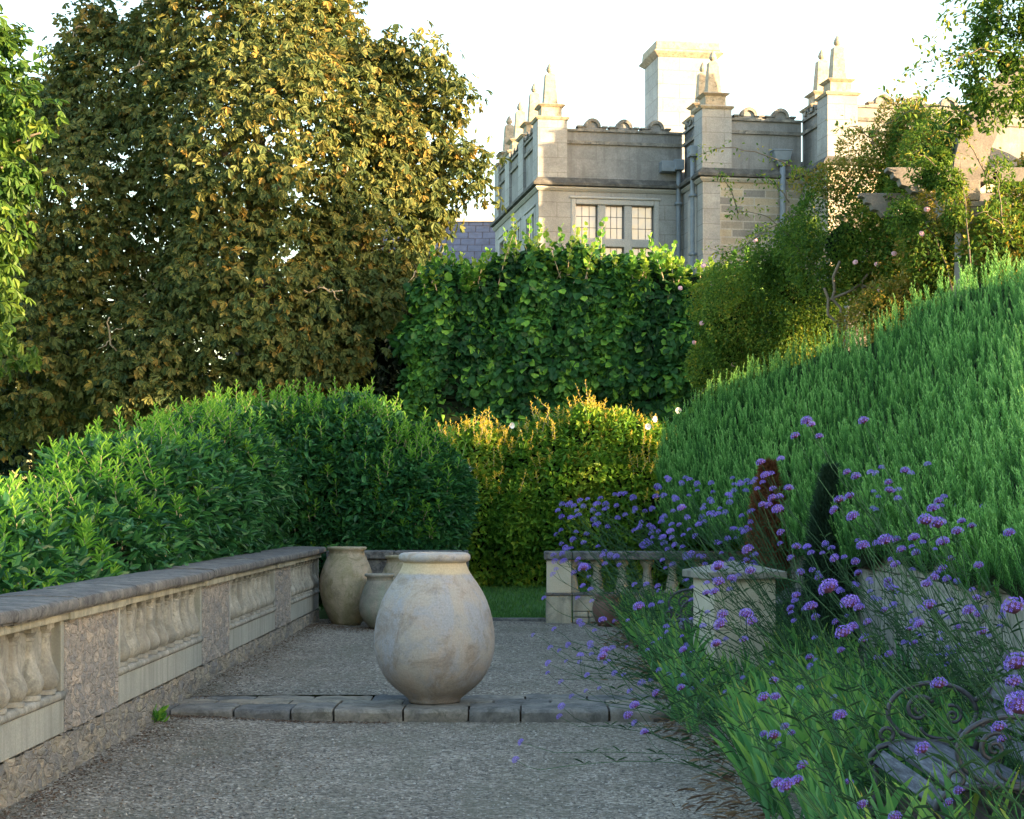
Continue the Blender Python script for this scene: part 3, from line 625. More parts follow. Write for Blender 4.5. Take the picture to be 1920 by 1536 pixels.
# side pilaster strips between bays
# windows
def window(ax,fx,s0,s1,z0,z1,nl,zt):
    g=Geo(); p=lambda a,b,d0,d1,c,d,gg=g: place(ax,fx,a,b,d0,d1,c,d,gg)
    p(s0-.1,s0+.02,-.02,.2,z0,z1+.1); p(s1-.02,s1+.1,-.02,.2,z0,z1+.1); p(s0+.021,s1-.021,-.02,.2,z1-.03,z1+.1)
    p(s0-.14,s1+.14,-.05,.0,z1+.103,z1+.16)
    wl=(s1-s0)/nl
    for i in range(1,nl): p(s0+i*wl-.1,s0+i*wl+.1,.02,.2,z0,z1-.031)
    p(s0+.021,s1-.021,.025,.2,zt-.1,zt+.1)
    o=g.build('window',M['trim'],H,bevel=.02)
    for i in range(nl):
        a=s0+i*wl+(.1 if i else .02); b=s0+(i+1)*wl-(.1 if i<nl-1 else .02)
        for c,d in ((zt+.1,z1-.03),(z0,zt-.1)):
            gg=Geo(); place(ax,fx,a,b,.16,.17,c,d,gg); gg.build('pane',M['glass'],o)
            gg=Geo()
            for k in range(1,3): place(ax,fx,a+(b-a)*k/3-.006,a+(b-a)*k/3+.006,.15,.159,c,d,gg)
            for k in range(1,3): place(ax,fx,a,b,.151,.158,c+(d-c)*k/3-.006,c+(d-c)*k/3+.006,gg)
            for q in (a,b-.02): place(ax,fx,q,q+.02,.14,.16,c,d,gg)
            gg.build('leading',M['came'],o)
window('u',0.,.90,2.90,6.6,9.0,3,8.05)
for a,b,c,d in sw: window('v',0.,a,b,c,d,2,7.9)
# narrow side window of middle wing
g=Geo(); g.box(U2-.06,U2-.0,-1.35,-.7,6.5,9.0); g.box(U2-.09,U2-.061,-1.25,-.8,6.6,8.9); g.build('blind_window',M['trim'],H,bevel=.015)
# roof deck, dome
g=Geo(); g.box(.3,UE,.35,VB-.2,9.4,9.9); g.box(U2+.4,UE,V2+.4,.35,9.4,9.9); g.box(U3+.4,UE,V3+.4,V2+.4,9.4,9.9); g.build('roof',M['lead'],H)
g=Geo(); g.lathe((2.95,2.3,10.55),[(.42,-.6),(.42,.0)]+[(.42*math.cos(a),.42*math.sin(a)) for a in np.linspace(0,math.pi/2,10)],24); g.build('roof_dome',M['lead'],H,True)
# chimney
cu,cv=3.62,2.55
g=Geo(); g.box(cu,cu+1.6,cv,cv+1.45,9.9,13.35); o=g.build('chimney',M['ashlar'],H,bevel=.01)
g=Geo(); g.frus(cu+.8,cv+.72,13.3,13.42,1.62,1.47,1.9,1.75); g.frus(cu+.8,cv+.72,13.42,13.5,1.9,1.75,1.74,1.58); g.frus(cu+.8,cv+.72,13.5,13.72,1.74,1.58,1.7,1.54); g.build('chimney_cap',M['pinn'],o,bevel=.02)
# rainwater heads and pipes
def rain(ax_u,ax_v,boxes,pz):
    g=Geo()
    for b in boxes: g.box(*b)
    o=g.build('rain_head',M['lead'],H,bevel=.015)
    g=Geo(); g.tube([(ax_u,ax_v,z) for z in (pz,pz-.5,7,4,0)],.055,10)
    for z in (9.0,7.6,6.): g.box(ax_u-.08,ax_u+.08,ax_v-.08,ax_v+.08,z,z+.06)
    g.build('downpipe',M['lead'],H,True)
rain(3.47,-.1,[(3.02,3.36,-.22,.06,9.80,10.06),(3.34,3.58,-.26,.06,9.84,10.10)],9.86)
rain(U2-.1,-1.3,[(U2-.2,U2+.06,-1.45,-1.15,9.95,10.2)],9.95)
g=Geo(); g.frus(5.50,V2-.1,9.8,10.02,.36,.26,.44,.3); g.box(5.26,5.74,V2-.26,V2+.05,10.02,10.06); g.frus(5.50,V2-.1,9.68,9.8,.16,.14,.3,.2); g.build('rain_head',M['lead'],H,bevel=.01)
g=Geo(); g.tube([(5.53,V2-.1,z) for z in (9.7,9,7,4,0)],.07,10); g.build('downpipe',M['lead'],H,True)

# slate roofed building
t=thing('slate_roof_house',(-5,58,0),'building with steep blue slate roof behind the chestnut tree and mansion','building')
g=Geo(); g.add([[-4.6,53.2,7.4],[2,53.2,7.4],[2,58,10.72],[-4.6,58,10.72],[-4.6,62,7.4],[2,62,7.4]],[[0,1,2,3],[3,2,5,4]]); g.build('roof',M['slate'],t)
g=Geo(); g.box(-4.6,2,57.9,58.1,10.7,10.84); g.build('ridge',M['trim'],t,bevel=.02)
g=Geo(); g.box(-4.4,1.8,53.6,61.7,-.6,7.45); g.build('wall',M['ashlar'],t)

# ------------------------------------------------------------------ pergola
t=thing('pergola',(6.5,25,2.4),'stone columned pergola with arched timbers under the climbing roses','pergola')
cols=[(5.38,22.),(5.3,25.5),(5.25,29.),(8.4,22.),(8.4,25.5),(8.4,29.)]
for x,y in cols:
    g=Geo(); g.frus(x,y,2.2,4.98,.36,.36,.31,.31); g.box(x-.19,x+.19,y-.19,y+.19,4.98,5.05); g.frus(x,y,5.05,5.2,.36,.36,.46,.46); g.box(x-.24,x+.24,y-.24,y+.24,5.2,5.27)
    g.build('column',M['pergstone'],t,bevel=.01)
for x in (5.33,8.4):
    g=Geo(); g.box(x-.11,x+.11,21.75,30,5.275,5.52); g.build('beam',M['beamwood'],t,bevel=.01)
for y in (22.0,23.8,25.5,29.):
    e=[(4.35,5.69),(4.35,5.66),(4.42,5.64),(4.43,5.58),(4.5,5.56),(4.52,5.49),(4.6,5.47),(4.66,5.40),(4.8,5.38),(4.86,5.525),(9.4,5.525),(9.4,5.70),(4.35,5.70)]
    g=Geo(); g.prism(e,y-.09,y+.09); g.build('rafter',M['beamwood'],t,bevel=.008)
for y in (22.35,29.):
    n=20; a=np.linspace(math.pi,0,n); cx,r0,r1=6.95,1.35,1.75; poly=[(cx+r1*math.cos(q),5.53+r1*1.05*math.sin(q)) for q in a]+[(cx+r0*math.cos(q),5.53+r0*1.02*math.sin(q)) for q in a[::-1]]
    g=Geo()
    for i in range(n-1): g.prism([poly[i],poly[i+1],poly[2*n-2-i],poly[2*n-1-i]],y-.2,y+.2)
    g.build('arch',M['beamwood'],t)

# ------------------------------------------------------------------ shrubs and trees
def jitterN(N,a): return nrm(N+R.normal(size=N.shape)*a)
def shrub_leaves(P,N,L,W,tm,mat,name,parent,droop=.3,up=.2,spread=.6,flat=.5,tint=None):
    n=len(P); D=nrm(N*spread+R.normal(size=(n,3))*.55+np.array([0,0,up-droop])); Nn=nrm(N*flat+np.array([0,0,.6])+R.normal(size=(n,3))*.4)
    g=Geo(); leaves(g,P,D,Nn,L*R.uniform(.7,1.25,n),W*R.uniform(.75,1.2,n),tm,R.rand(n) if tint is None else tint); return g.build(name,mat,parent)
def shoots(bases,hs,L,W,tm,mat,name,parent,lean=.2,nl=12,stemr=.004,stemm=None,tr=(0,1)):
    g=Geo(); gs=Geo()
    for b,h in zip(bases,hs):
        d=nrm(np.array([R.normal(0,lean),R.normal(0,lean),1.])); k=nl; f=np.linspace(.15,1,k); c=R.normal(0,.06,3)*h
        P=b+d*h*f[:,None]+c*(f**2)[:,None]; a=np.arange(k)*2.4+R.rand()*6; el=.25+f*.9
        D=np.c_[np.cos(a)*np.cos(el),np.sin(a)*np.cos(el),np.sin(el)]; Nn=np.c_[-np.cos(a)*np.sin(el),-np.sin(a)*np.sin(el),np.cos(el)]
        leaves(g,P,D,Nn,L*(1.05-.5*f)*R.uniform(.8,1.2,k),W*(1-.4*f),tm,np.clip(tr[0]+(tr[1]-tr[0])*(f*.7+R.rand(k)*.3),0,1))
        gs.tube([b,b+d*h*.5+c*.25,b+d*h+c],[stemr,stemr*.8,stemr*.4],4)
    o=g.build(name,mat,parent); gs.build('stem',stemm or M['twig'],o); return o

def pxblob(px,py,rp,Y,ry=None):
    c=at(px,py,Y); r=rp*Y/F; return (c,(r,ry or r,r))
def chestnut(blobs,n,mat,parent,ls,name='foliage',size=.2,tint=None,gap=.0,front=(.4,-.9,.1)):
    nc=n//9; C,N=blob_pts(blobs,nc,.10,.10,ls,.86,np.array(front))
    P=np.repeat(C,9,0)+R.normal(size=(len(C)*9,3))*[.2,.2,.17]; N=np.repeat(N,9,0); n=len(P)
    D=nrm(N*.55+R.normal(size=(n,3))*.45+[0,0,-.45]); N2=nrm(N*.8+R.normal(size=(n,3))*.35+[0,0,.55])
    S=nrm(np.cross(D,N2)); N2=np.cross(S,D); g=Geo(); base=np.clip(np.repeat(R.rand(len(C)),9)*.55+R.rand(n)*.4,0,1)
    for k,a in enumerate((-1.3,-.6,0,.6,1.3)):
        d=D*math.cos(a)+S*math.sin(a)+np.array([0,0,-.4])+R.normal(size=(n,3))*.22; sz=size*(1.15-.28*abs(a))*R.uniform(.75,1.2,n)
        leaves(g,P,d,N2+R.normal(size=(n,3))*.15,sz,sz*.42,T_CH,np.clip(base+R.normal(0,.06,n),0,1))
    return g.build(name,mat,parent), C
def limb(g,a,b,r0,r1,n=7,w=.25):
    a=np.array(a,float); b=np.array(b,float); f=np.linspace(0,1,n)[:,None]; P=a+(b-a)*f; P[1:-1]+=R.normal(0,w,(n-2,3)); g.tube(P,np.linspace(r0,r1,n),7)
# big chestnut
T1=thing('chestnut_tree',(-5.5,38,-.5),'huge rusty golden chestnut tree filling the upper left','tree')
B=[pxblob(470,110,215,37),pxblob(640,215,140,36.5),pxblob(290,230,190,37.5),pxblob(722,300,115,36),pxblob(500,330,260,36),pxblob(230,430,230,37),pxblob(650,430,150,35.8),pxblob(480,560,200,35.2),pxblob(120,640,210,36.5),pxblob(330,700,190,35.4),pxblob(40,330,170,38.5),pxblob(560,640,110,35),pxblob(190,110,70,37.5),pxblob(800,370,50,35.6),pxblob(430,30,150,37.5),pxblob(790,110,35,35.8),pxblob(835,190,40,35.6),pxblob(865,300,42,35.5),pxblob(890,355,22,35.4),pxblob(720,110,42,36),pxblob(690,560,60,35),pxblob(640,640,50,34.8),pxblob(175,60,40,37),pxblob(150,190,50,37),pxblob(520,690,80,34.8)]
chestnut(B,37000,M['chest'],T1,1.0,size=.15)
g=Geo(); tr=np.array([-5.5,38.2,-.6]); limb(g,tr,(-5.2,38,3.5),.5,.4,6,.1); g.build('trunk',M['bark'],T1,True)
g=Geo()
for c,r in B:
    big=r[0]>.95; limb(g,(-5.2,38,3.5+R.rand()*2),c,.2 if big else .06,.07 if big else .015,8,.3 if big else .12)
    if not big: continue
    for k in range(4): limb(g,c,c+rdir(1)[0]*np.array(r)*.85,.06,.015,6,.15)
g.build('limbs',M['bark'],T1,True)
g=Geo(); PP,NN=blob_pts(B,30,.04,.1,1.,.9,np.array((.3,-1,0)))
for p,q in zip(PP,NN):
    p=p-q*.15; e=p+nrm(q*.4+R.normal(size=3)*.8+[0,0,-.5])*R.uniform(.5,1.1); limb(g,p,e,.026,.01,7,.06)
    for k in range(2):
        m=p+(e-p)*R.uniform(.3,.8); limb(g,m,m+nrm(R.normal(size=3)+[0,-.2,-.6])*R.uniform(.2,.4),.014,.005,5,.03)
g.build('twigs',M['twig'],T1,True)
# left green tree
T2=thing('green_chestnut_tree',(-9.5,31,-.5),'lighter yellow green chestnut branch tips at the far left edge','tree')
B2=[pxblob(-15,140,66,31),pxblob(-50,100,60,31),pxblob(25,215,50,31),pxblob(-40,290,85,31),pxblob(75,250,26,30.5),pxblob(-60,430,85,31),pxblob(-15,550,40,30.5),pxblob(-70,600,90,31),pxblob(0,640,35,30.3),pxblob(20,310,35,31)]
chestnut(B2,1300,M['chestg'],T2,1.3)
g=Geo(); limb(g,(-10.4,31.5,-.6),(-10.2,31.3,9),.28,.1,8,.08); g.build('trunk',M['bark'],T2,True)
g=Geo()
for c,r in B2: limb(g,(-10.3,31.4,c[2]-.6),c,.06,.02,6,.1)
g.build('limbs',M['bark'],T2,True)
# dark tree between chestnut and limes
T3=thing('dark_evergreen_tree',(-2.7,37,-.3),'dark blue green tree in deep shade between chestnut and lime hedge','tree')
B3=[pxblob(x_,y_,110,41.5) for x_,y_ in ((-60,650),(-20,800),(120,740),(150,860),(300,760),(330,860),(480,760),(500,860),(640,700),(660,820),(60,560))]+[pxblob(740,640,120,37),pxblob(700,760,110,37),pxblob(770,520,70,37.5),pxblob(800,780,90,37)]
g=Geo(); core(g,B3,.8); g.build('dark_core',M['core'],T3)
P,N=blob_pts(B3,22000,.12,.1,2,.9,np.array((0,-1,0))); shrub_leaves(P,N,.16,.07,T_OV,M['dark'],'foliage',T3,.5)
g=Geo(); limb(g,(-2.7,37.3,-.5),(-2.6,37.2,5),.2,.08,6,.05); g.build('trunk',M['bark'],T3,True)

# laurel hedge along the wall
def hedge_top(y): return np.interp(y,[8,12,13.8,17,21.3,25.5],[1.1,1.3,1.55,1.95,2.5,2.95])
L1=thing('laurel_hedge',(-4,17,-.5),'glossy green laurel hedge growing over the long parapet wall','hedge')
B4=[]
for y in np.arange(7.5,26,.85):
    h=hedge_top(y)+R.uniform(-.2,.12); B4.append(((-4.25+R.normal(0,.05),y,h-.95),(.95,.75,.95))); B4.append(((-4.15,y+.4,.45),(.95,.7,.95)))
g=Geo(); core(g,B4,.74); g.build('dark_core',M['core'],L1)
P,N=blob_pts(B4,36000,.09,.11,2.,.9,np.array((.8,-.45,.2))); shrub_leaves(P,N,.14,.052,T_OV,M['laurel'],'foliage',L1,.35,.2,.7)
P,N=blob_pts(B4,5200,.05,.05,2.5,.95,np.array((.7,-.3,.7))); k=(N[:,2]>.15)&(P[:,2]>hedge_top(P[:,1])-.6+R.normal(0,.12,len(P))); P=P[k][:800]
shoots(P-[0,0,.05],R.uniform(.12,.36,len(P))*(.55+.45*(P[:,2]>hedge_top(P[:,1])-.3)),.145,.034,T_OV,M['shoot'],'young_shoots',L1,.25,13)
L2=thing('laurel_shrub',(-2.3,27.3,-.1),'rounded bright laurel bush above the terracotta jars','shrub')
B5=[((-2.7,27.3,1.9),(1.3,1.2,1.2)),((-2.1,27,1.4),(1.1,1.1,1.2)),((-3.7,27.2,1.85),(1.3,1.3,1.25)),((-1.6,26.9,1.35),(.65,.9,.95)),((-2.6,27,1.0),(1.5,1.1,.9)),((-3.3,27.3,2.45),(.8,.9,.75)),((-2.5,27.4,2.5),(.62,.8,.62)),((-1.75,27.3,2.05),(.6,.7,.7)),((-4.3,26.8,2.1),(.9,1,.95)),((-2.9,27.6,2.7),(.5,.6,.45)),((-1.35,27.2,1.6),(.5,.6,.75))]
g=Geo(); core(g,B5,.76); g.build('dark_core',M['core'],L2)
P,N=blob_pts(B5,26000,.10,.15,1.9,.92,np.array((.1,-1,.2))); shrub_leaves(P,N,.15,.062,T_OV,M['laurel'],'foliage',L2,.3,.2,.7)
P,N=blob_pts(B5,4400,.05,.05,2.5,.95,np.array((.1,-.5,.9))); k=(N[:,2]>.35); P1=P[k][:420]; k2=(N[:,2]<.35)&(N[:,1]<-.3); P2=P[k2][:170]
shoots(np.vstack([P1-[0,0,.05],P2]),np.r_[R.uniform(.15,.48,len(P1)),R.uniform(.08,.2,len(P2))],.14,.038,T_OV,M['shoot'],'young_shoots',L2,.25,13)

# golden hedge
L3=thing('golden_privet_hedge',(.6,30,.1),'yellow green hedge with golden sunlit top beyond the lawn','hedge')
B6=[]
for x,top in ((-1.3,2.75),(-.85,2.95),(-.35,2.65),(.1,2.85),(.5,3.1),(.95,3.25),(1.4,3.1),(1.85,3.0),(2.3,2.6),(2.8,2.4)):
    B6+= [((x,30.1,top-.75),(.65,.7,.75)),((x+.1,29.9,1.35),(.65,.75,.85)),((x+.05,29.85,top-1.15+R.uniform(-.1,.1)),(.6,.7,.6)),((x+.1,30.,.75),(.6,.6,.5))]
g=Geo(); core(g,B6,.74); g.build('dark_core',M['core'],L3)
P,N=blob_pts(B6,32000,.11,.15,2.2,.9,np.array((.1,-1,.2))); tn=np.clip(.45+.35*lump(P,1.6)+R.normal(0,.15,len(P)),0,1)
shrub_leaves(P,N,.12,.06,T_OV,M['gold'],'foliage',L3,.25,.3,.7,tint=tn)
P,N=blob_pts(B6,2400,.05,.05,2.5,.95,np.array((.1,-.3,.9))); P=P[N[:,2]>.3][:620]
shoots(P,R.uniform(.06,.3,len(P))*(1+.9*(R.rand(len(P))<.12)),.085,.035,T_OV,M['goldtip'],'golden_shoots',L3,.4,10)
# bindweed flowers on it
for i,(px,py) in enumerate(((879,880),(803,872),(1228,786),(960,798),(1272,770),(1215,800))):
    c=at(px,py,29.1); g=Geo(); g.lathe((0,0,0),[(.005,-.07),(.015,-.03),(.045,.0),(.052,.004)],10); o=g.build('bindweed_flower',M['white'],smooth=True)
    o.location=c; o.rotation_euler=(rad(90),0,R.rand()); tag(o,['white bindweed trumpet flower facing out of the hedge beside the golden foliage'][0],'flower','white bindweed flowers in the hedges')
    g=Geo(); g.tube([(0,0,-.07),(.01,.02,-.15),(.0,.1,-.3)],.004,4); q=g.build('stem',M['shoot']); q.parent=o

# lime hedge
L4=thing('pleached_lime_hedge',(1,34,0),'tall dark hedge of heart shaped leaves in front of the mansion','hedge')
B7=[]
for px in range(835,1420,52):
    for py,rp in ((565,58),(640,68),(715,68),(800,66)):
        B7.append(pxblob(px+R.uniform(-8,8),py+R.uniform(-8,8)-(8 if 900<px<1250 else 0),rp,33.8,.7))
B7+=[pxblob(x_,y_,r_,33.8,.6) for x_,y_,r_ in ((800,555,34),(785,640,42),(800,720,45),(770,790,50),(1000,505,42),(1080,500,45),(950,520,42),(880,528,36),(1160,520,40),(820,520,28),(1250,530,38),(730,830,50))]
g=Geo(); core(g,B7,.8); g.build('dark_core',M['core'],L4)
P,N=blob_pts(B7,22000,.13,.17,1.6,.88,np.array((.1,-1,.2))); tn=np.clip(.35+.3*lump(P,3)+R.normal(0,.18,len(P)),0,.9); tn[R.rand(len(P))<.09]=1
n=len(P); D=nrm(N*.35+R.normal(size=(n,3))*.45+[0,0,-.7]); Nn=nrm(N*.9+R.normal(size=(n,3))*.4+[0,0,.3]); g=Geo(); leaves(g,P,D,Nn,R.uniform(.10,.19,n),R.uniform(.09,.17,n),T_RD,tn); g.build('foliage',M['limeh'],L4)
bs=[]; hs=[]
for i in range(230):
    px=R.uniform(800,1420); base=530-(0 if not 900<px<1260 else 12); bs.append(at(px,base+R.uniform(-12,25),33.5+R.uniform(-.4,.6))); hs.append(R.uniform(.1,.85)**1.3*(1.5 if 930<px<1130 else .8))
hf=len(bs)//2
shoots(bs[:hf],hs[:hf],.17,.14,T_RD,M['limey'],'young_shoots',L4,.28,10,.008,M['twig'],(.0,1.))
shoots(bs[hf:],hs[hf:],.18,.15,T_RD,M['limeh'],'leafy_shoots',L4,.3,10,.008,M['twig'],(.4,1.))

# rosemary
def interp2(tab,s): tab=np.array(tab,float); return np.stack([np.interp(s,tab[:,0],tab[:,k]) for k in (1,2)],-1)
bot=[(1245,990,26.5),(1330,1010,23.5),(1450,1030,21.),(1560,1040,18.3),(1650,1030,15.9),(1780,1075,13.1),(1920,1105,11.1),(2150,1130,8.8)]
top=[(1245,830,27.),(1300,765,26.6),(1380,715,25.6),(1440,690,24.8),(1560,650,23.2),(1640,628,21.8),(1700,590,20.8),(1760,555,19.8),(1850,522,18.8),(1920,505,18.),(2150,430,16.)]
def rsurf(s,t):
    b=interp2(bot,s); tp=interp2(top,s); py=b[:,0]+(tp[:,0]-b[:,0])*t; bulge=np.sin(np.pi*np.clip(t,0,1))
    Y=b[:,1]+(tp[:,1]-b[:,1])*t**1.4-.5*bulge; return np.c_[(s-VX)*Y/F,Y,EYE-(py-VY)*Y/F]
L5=thing('rosemary_bank',(3.5,18,1.4),'great bank of bright green upright rosemary spilling over the retaining wall','shrub')
g=Geo(); S,T=np.meshgrid(np.linspace(1262,2130,44),np.linspace(.0,1,16)); V=rsurf(S.ravel(),T.ravel())
V=V+[.10,.22,-.08]+R.normal(0,.05,V.shape)
Q=[[j*44+i,j*44+i+1,(j+1)*44+i+1,(j+1)*44+i] for j in range(15) for i in range(43)]; g.add(V,Q)
Vb=V.copy(); topv=V[15*44:]; back=topv+[.9,2.2,-.3]; g.add(np.vstack([topv,back]),[[i,i+1,44+i+1,44+i] for i in range(43)])
g.build('dark_core',M['core'],L5)
ns=6800; s_=R.uniform(0,1,ns); s=1245+s_**1.25*900; s=np.where(s>1960,R.uniform(1245,1960,ns),s); t_=R.rand(ns)**.9
base=rsurf(s,t_); base+=R.normal(0,.05,(ns,3)); base+=(lump(base,5)*.07)[:,None]*np.array([-.3,-1,.4]); 
h=R.uniform(.17,.36,ns)*(1+.25*(t_>.9)); d=nrm(np.c_[-.22*(1-t_)-.06*(s>1600)+R.normal(0,.10,ns)-.04,-.25+R.normal(0,.12,ns),np.ones(ns)])
base=base-d*(h*.40)[:,None]; nn=40; k=np.linspace(0,1,nn)
tt=np.clip(.15+.6*R.rand(ns)+.15*lump(base,1.2),0,1)
a=(np.arange(nn)*2.4)[None]+R.rand(ns)[:,None]*6; bend=R.normal(0,.05,(ns,3))
C=base[:,None]+d[:,None]*(h[:,None]*k)[...,None]+bend[:,None]*(k**2)[None,:,None]*.6
U=nrm(np.cross(d,[0,1.,0])); W_=np.cross(d,U)
O=np.cos(a)[...,None]*U[:,None]+np.sin(a)[...,None]*W_[:,None]; nl=(.052*(1-.6*k))[None,:,None]
tip=C+(O*.62+d[:,None]*.9)*nl; side=np.cross(O,d[:,None])*.0040
V=np.stack([C-side,C+side,tip+side*.4,tip-side*.4],2).reshape(-1,3); q=np.arange(len(V)).reshape(-1,4)
tint=np.clip(tt[:,None]*.45+.68*k[None]**1.6,0,1); g=Geo(); g.add(V,q,tint=np.repeat(tint.ravel(),4)); g.build('foliage',M['rosemary'],L5)

# climbing roses
def rose(name,loc,label,B,n,L,mat,sprays,nflow,front,flm=None,yel=.15,cores=.6,sun_blobs=None):
    t=thing(name,loc,label,'climbing rose'); g=Geo(); core(g,B,cores); g.build('dark_core',M['core'],t)
    P,N=blob_pts(B,n,.26,.25,2.6,.6,np.array(front)); tn=np.clip(.4+.3*lump(P,1.5)+R.normal(0,.2,len(P)),0,1)
    shrub_leaves(P,N,L,L*.5,T_OV,mat,'foliage',t,.5,.2,.5,tint=tn)
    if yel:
        P,N=blob_pts(sun_blobs or B,int(n*yel),.22,.2,2.2,.75,np.array(front)); shrub_leaves(P,N,L*.9,L*.45,T_OV,M['rose_yellow_lit'],'yellow_sunlit_leaves',t,.3,.3,.6)
    gs=Geo(); gl=Geo()
    for (a,b,sag) in sprays:
        a=np.array(a); b=np.array(b); f=np.linspace(0,1,12)[:,None]; P=a+(b-a)*f+np.array([0,0,1.])*sag*np.sin(f*np.pi)+R.normal(0,.03,(12,3))*f; gs.tube(P,np.linspace(.010,.003,12),5)
        m=70; ff=R.rand(m)**.8; ip=np.array([np.interp(ff,f[:,0],P[:,j]) for j in range(3)]).T+R.normal(0,.06,(m,3))
        leaves(gl,ip,rdir(m)+[0,0,-.5],rdir(m)*.6+[0,-.2,.7],L*R.uniform(.7,1.3,m),L*.5,T_OV,R.rand(m))
    if sprays: gs.build('stem',M['vine'],t,True); gl.build('spray_leaves',mat,t)
    P,N=blob_pts(B,nflow,.02,.1,2,.9,np.array(front))
    for p,q in zip(P,N):
        g=Geo(); g.lathe((0,0,0),[(0,-.02),(.025,-.015),(.038,.0),(.03,.012),(.018,.006),(.012,.018),(0,.02)],10,.05); o=g.build('flower',M['pink'],t,True,world=False)
        o.location=Vector(p+q*.05)-Vector(loc); o.rotation_euler=(rad(70),0,R.normal(0,.4))
    return t
Yr=25.
B8=[pxblob(1400,600,95,26.5),pxblob(1340,560,60,27.5),pxblob(1480,540,120,26),pxblob(1585,460,112,25),pxblob(1500,455,55,26),pxblob(1675,350,100,24.5),pxblob(1720,270,80,24),pxblob(1380,660,75,26.8),pxblob(1470,620,80,26),pxblob(1700,380,60,24),pxblob(1650,480,70,24.5),pxblob(1340,690,60,27.3),pxblob(1790,270,45,23.6),pxblob(1450,500,50,25.5),pxblob(1350,610,50,26.5),pxblob(1690,250,40,24.2),pxblob(1740,330,38,21.4),pxblob(1790,410,30,21.3),pxblob(1700,410,38,21.6),pxblob(1600,520,60,24.6),pxblob(1640,590,45,24),pxblob(1740,290,50,22.5),pxblob(1780,350,35,21.2),pxblob(1870,330,25,21.3),pxblob(1760,300,30,21.6)]
sp=[(at(1500,470,25),at(1365,405,25),.25),(at(1560,360,24.5),at(1480,320,24.4),.15),(at(1450,560,26),at(1330,470,26),.2),(at(1660,290,24),at(1560,240,24),.15),(at(1420,700,26.5),at(1300,740,26.5),.05),(at(1480,380,25),at(1420,330,25),.1),(at(1800,380,21.3),at(1700,290,21.2),.2),(at(1850,330,21.2),at(1760,250,21),.2),(at(1820,500,21),at(1800,300,20.9),.1),(at(1880,420,21),at(1860,280,20.9),.1),(at(1900,450,21),at(1830,400,20.9),.1)]+[(at(1400+R.uniform(-60,300),560-R.uniform(0,250),25),at(1330+R.uniform(-40,330),480-R.uniform(0,250),24.8),.15) for _ in range(3)]
rose('climbing_rose',(5.2,25,2.4),'broad green rambling rose mass with a few pink blooms on the pergola left side',B8,62000,.052,M['rose'],sp,22,(-.1,-1,.2),yel=.16,cores=.34,sun_blobs=[pxblob(x_,y_,r_,Y_) for x_,y_,r_,Y_ in ((1690,240,55,24),(1740,290,60,23),(1620,290,50,24.3),(1560,340,45,24.6),(1600,620,45,23.9),(1660,600,60,23.6),(1700,560,45,23.6),(1500,340,22,24.8),(1780,400,40,21.8),(1750,370,35,22))])  # yellow leaves put where low sun strikes the rose, light as leaf colour
B9=[pxblob(1890,120,105,20.5),pxblob(1930,30,110,20.5),pxblob(1850,190,45,20.8),pxblob(1970,170,60,21),pxblob(1800,235,30,21.5)]
sp=[(at(1860,120,20.5),at(1650,180,20),.25),(at(1850,150,20.5),at(1690,210,20.2),.2),(at(1880,60,20.5),at(1730,90,20),.3),(at(1880,30,20.5),at(1760,40,20.2),.3),(at(1850,180,20.5),at(1770,235,20.3),.15),(at(1840,230,20.7),at(1640,260,21),.3),(at(1880,100,20),at(1770,130,19.8),.1),(at(1900,0,20),at(1800,10,19.8),.2)]
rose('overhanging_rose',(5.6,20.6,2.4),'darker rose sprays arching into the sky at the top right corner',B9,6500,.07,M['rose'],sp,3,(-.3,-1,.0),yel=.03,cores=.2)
B10=[pxblob(1700,520,85,24.5),pxblob(1760,480,75,23.5),pxblob(1680,590,60,24),pxblob(1870,470,80,21.5),pxblob(1920,420,70,21.8),pxblob(1900,540,60,21.2),pxblob(1760,570,55,23.6),pxblob(1950,330,50,22.6)]
rose('yellow_tinged_rose',(5.6,23.5,2.4),'yellow and orange tinged climber low around the pergola columns',B10,13000,.07,M['rose'],[(at(1700,620,23.5),at(1640,560,23.4),.2),(at(1790,560,22.5),at(1740,420,22.4),.1),(at(1870,560,21.4),at(1850,380,21.4),.1)],3,(-.1,-1,.1),yel=.55,cores=.35)
g=Geo()
for pts in ([(1592,640),(1570,610),(1578,580),(1560,560),(1565,545)],[(1570,606),(1552,590),(1553,560),(1545,540)],[(1556,562),(1590,548),(1610,535),(1640,540)],[(1620,640),(1612,600),(1622,560),(1614,530),(1640,500)],[(1565,545),(1562,520),(1575,490)]):
    Y=24.3; P=np.array([at(x,y,Y) for x,y in pts]); f=np.linspace(0,len(P)-1,16); P=np.array([np.interp(f,range(len(P)),P[:,j]) for j in range(3)]).T; g.tube(P,.02,7)
o=g.build('gnarled_stem',M['vine'],bpy.data.objects['climbing_rose'],True)
# pergola background shrub darkness
T4=thing('dark_pergola_shrub',(7.5,31,2.4),'dark dense shrub filling the space behind the pergola columns','shrub')
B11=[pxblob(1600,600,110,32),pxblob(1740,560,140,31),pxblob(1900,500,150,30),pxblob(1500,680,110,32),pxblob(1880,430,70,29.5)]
g=Geo(); core(g,B11,.85); g.build('dark_core',M['core'],T4)
P,N=blob_pts(B11,9000,.1,.1,2,.9,np.array((0,-1,0))); shrub_leaves(P,N,.11,.05,T_OV,M['dark'],'foliage',T4,.3)

